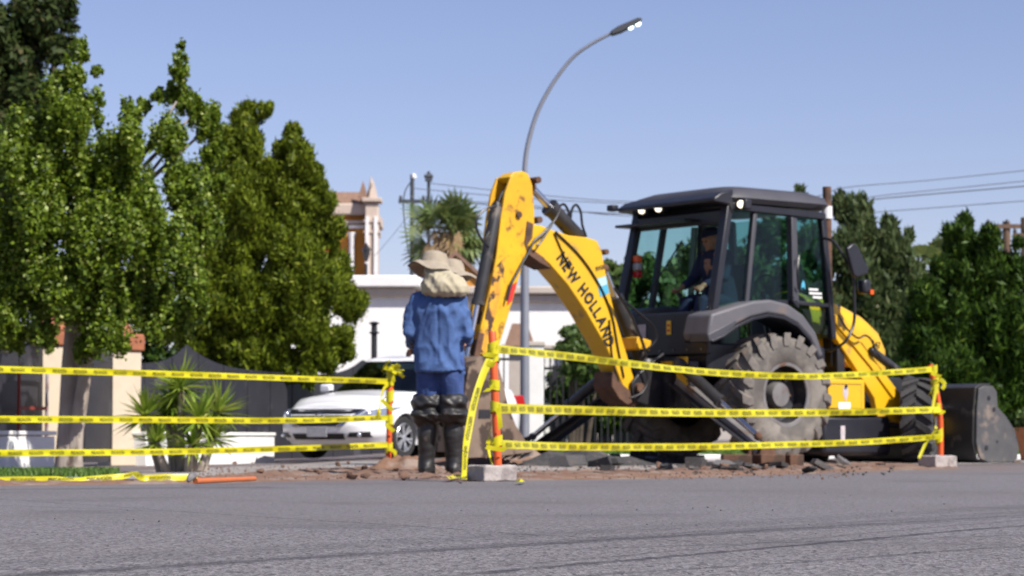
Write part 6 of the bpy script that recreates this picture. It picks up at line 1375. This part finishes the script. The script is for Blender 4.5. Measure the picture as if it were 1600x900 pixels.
# brick like packing blocks under the pad
for k, (px, w_) in enumerate(((1150, 44), (1200, 40), (1232, 26))):
    c = at(px, 715, 24.0 + 0.1 * k); o = MB().box((0, 0, 0.06), (w_ / 155, 0.3, 0.13)).build('packing_block', MT['rust'], None, 0.01); o.location = (c.x, c.y, 0); o.rotation_euler.z = 0.25 * k
    tag(o, ('leftmost', 'middle', 'rightmost')[k] + ' rusty packing block under the stabiliser', 'block', 'rusty packing blocks')
# clods that can be told apart and loose stones that cannot
for k in range(20):
    px = rr.uniform(350, 640) if k < 13 else rr.uniform(1000, 1300); p = gnd(px, rr.uniform(727, 752) if k < 13 else rr.uniform(730, 745)); o = link('soil_clod', clods[k % 5]); s = rr.uniform(0.018, 0.055); o.location = (p.x, p.y, 0.02 + s * 0.3); o.scale = (s * 1.4, s, s); o.rotation_euler = (rr.uniform(-.4, .4), rr.uniform(-.4, .4), rr.uniform(0, 6))
    tag(o, 'reddish clod of earth lying near the wrapped post and workers' if k < 13 else 'reddish clod of earth lying among the asphalt chunks', 'clod', 'clods near the wrapped post' if k < 13 else 'clods near the rear tyre')
st_ = MB(); base_v, base_f = MB().ball((0, 0, 0), 1, 6).v, MB().ball((0, 0, 0), 1, 6).f
def scatter(n, fn, smin, smax):
    mb = MB()
    for k in range(n):
        p = fn(); s = rr.uniform(smin, smax) * (1 if rr.random() < 0.9 else 1.6); q = [rr.uniform(0.6, 1.2) for _ in range(3)]; a = rr.uniform(0, 6.28); ca_, sa_ = math.cos(a), math.sin(a)
        mb.add([(p.x + (v[0] * q[0] * ca_ - v[1] * q[1] * sa_) * s, p.y + (v[0] * q[0] * sa_ + v[1] * q[1] * ca_) * s, p.z + v[2] * q[2] * s * 0.7) for v in base_v], base_f)
    return mb
tag(scatter(170, lambda: gnd(rr.uniform(-50, 1650), 760 + 145 * rr.random() ** 0.8, 0.002), 0.0012, 0.0035).build('road_grit', MT['asphalt_chunk'], smooth_angle=0), 'dark loose grit scattered over the road', 'grit', kind='stuff')
tag(scatter(1300, lambda: gnd(rr.choice([rr.uniform(300, 720), rr.uniform(800, 1330)]), rr.uniform(727, 748), 0.012), 0.003, 0.009).build('dirt_gravel', MT['soil_clod'], smooth_angle=0), 'brown crumbs of soil along the dug up road edge', 'gravel', kind='stuff')
tag(scatter(260, lambda: gnd(rr.uniform(780, 1400), rr.uniform(722, 742), 0.015), 0.004, 0.016).build('asphalt_gravel', MT['asphalt_chunk'], smooth_angle=0), 'small dark asphalt crumbs round the digger', 'gravel', kind='stuff')
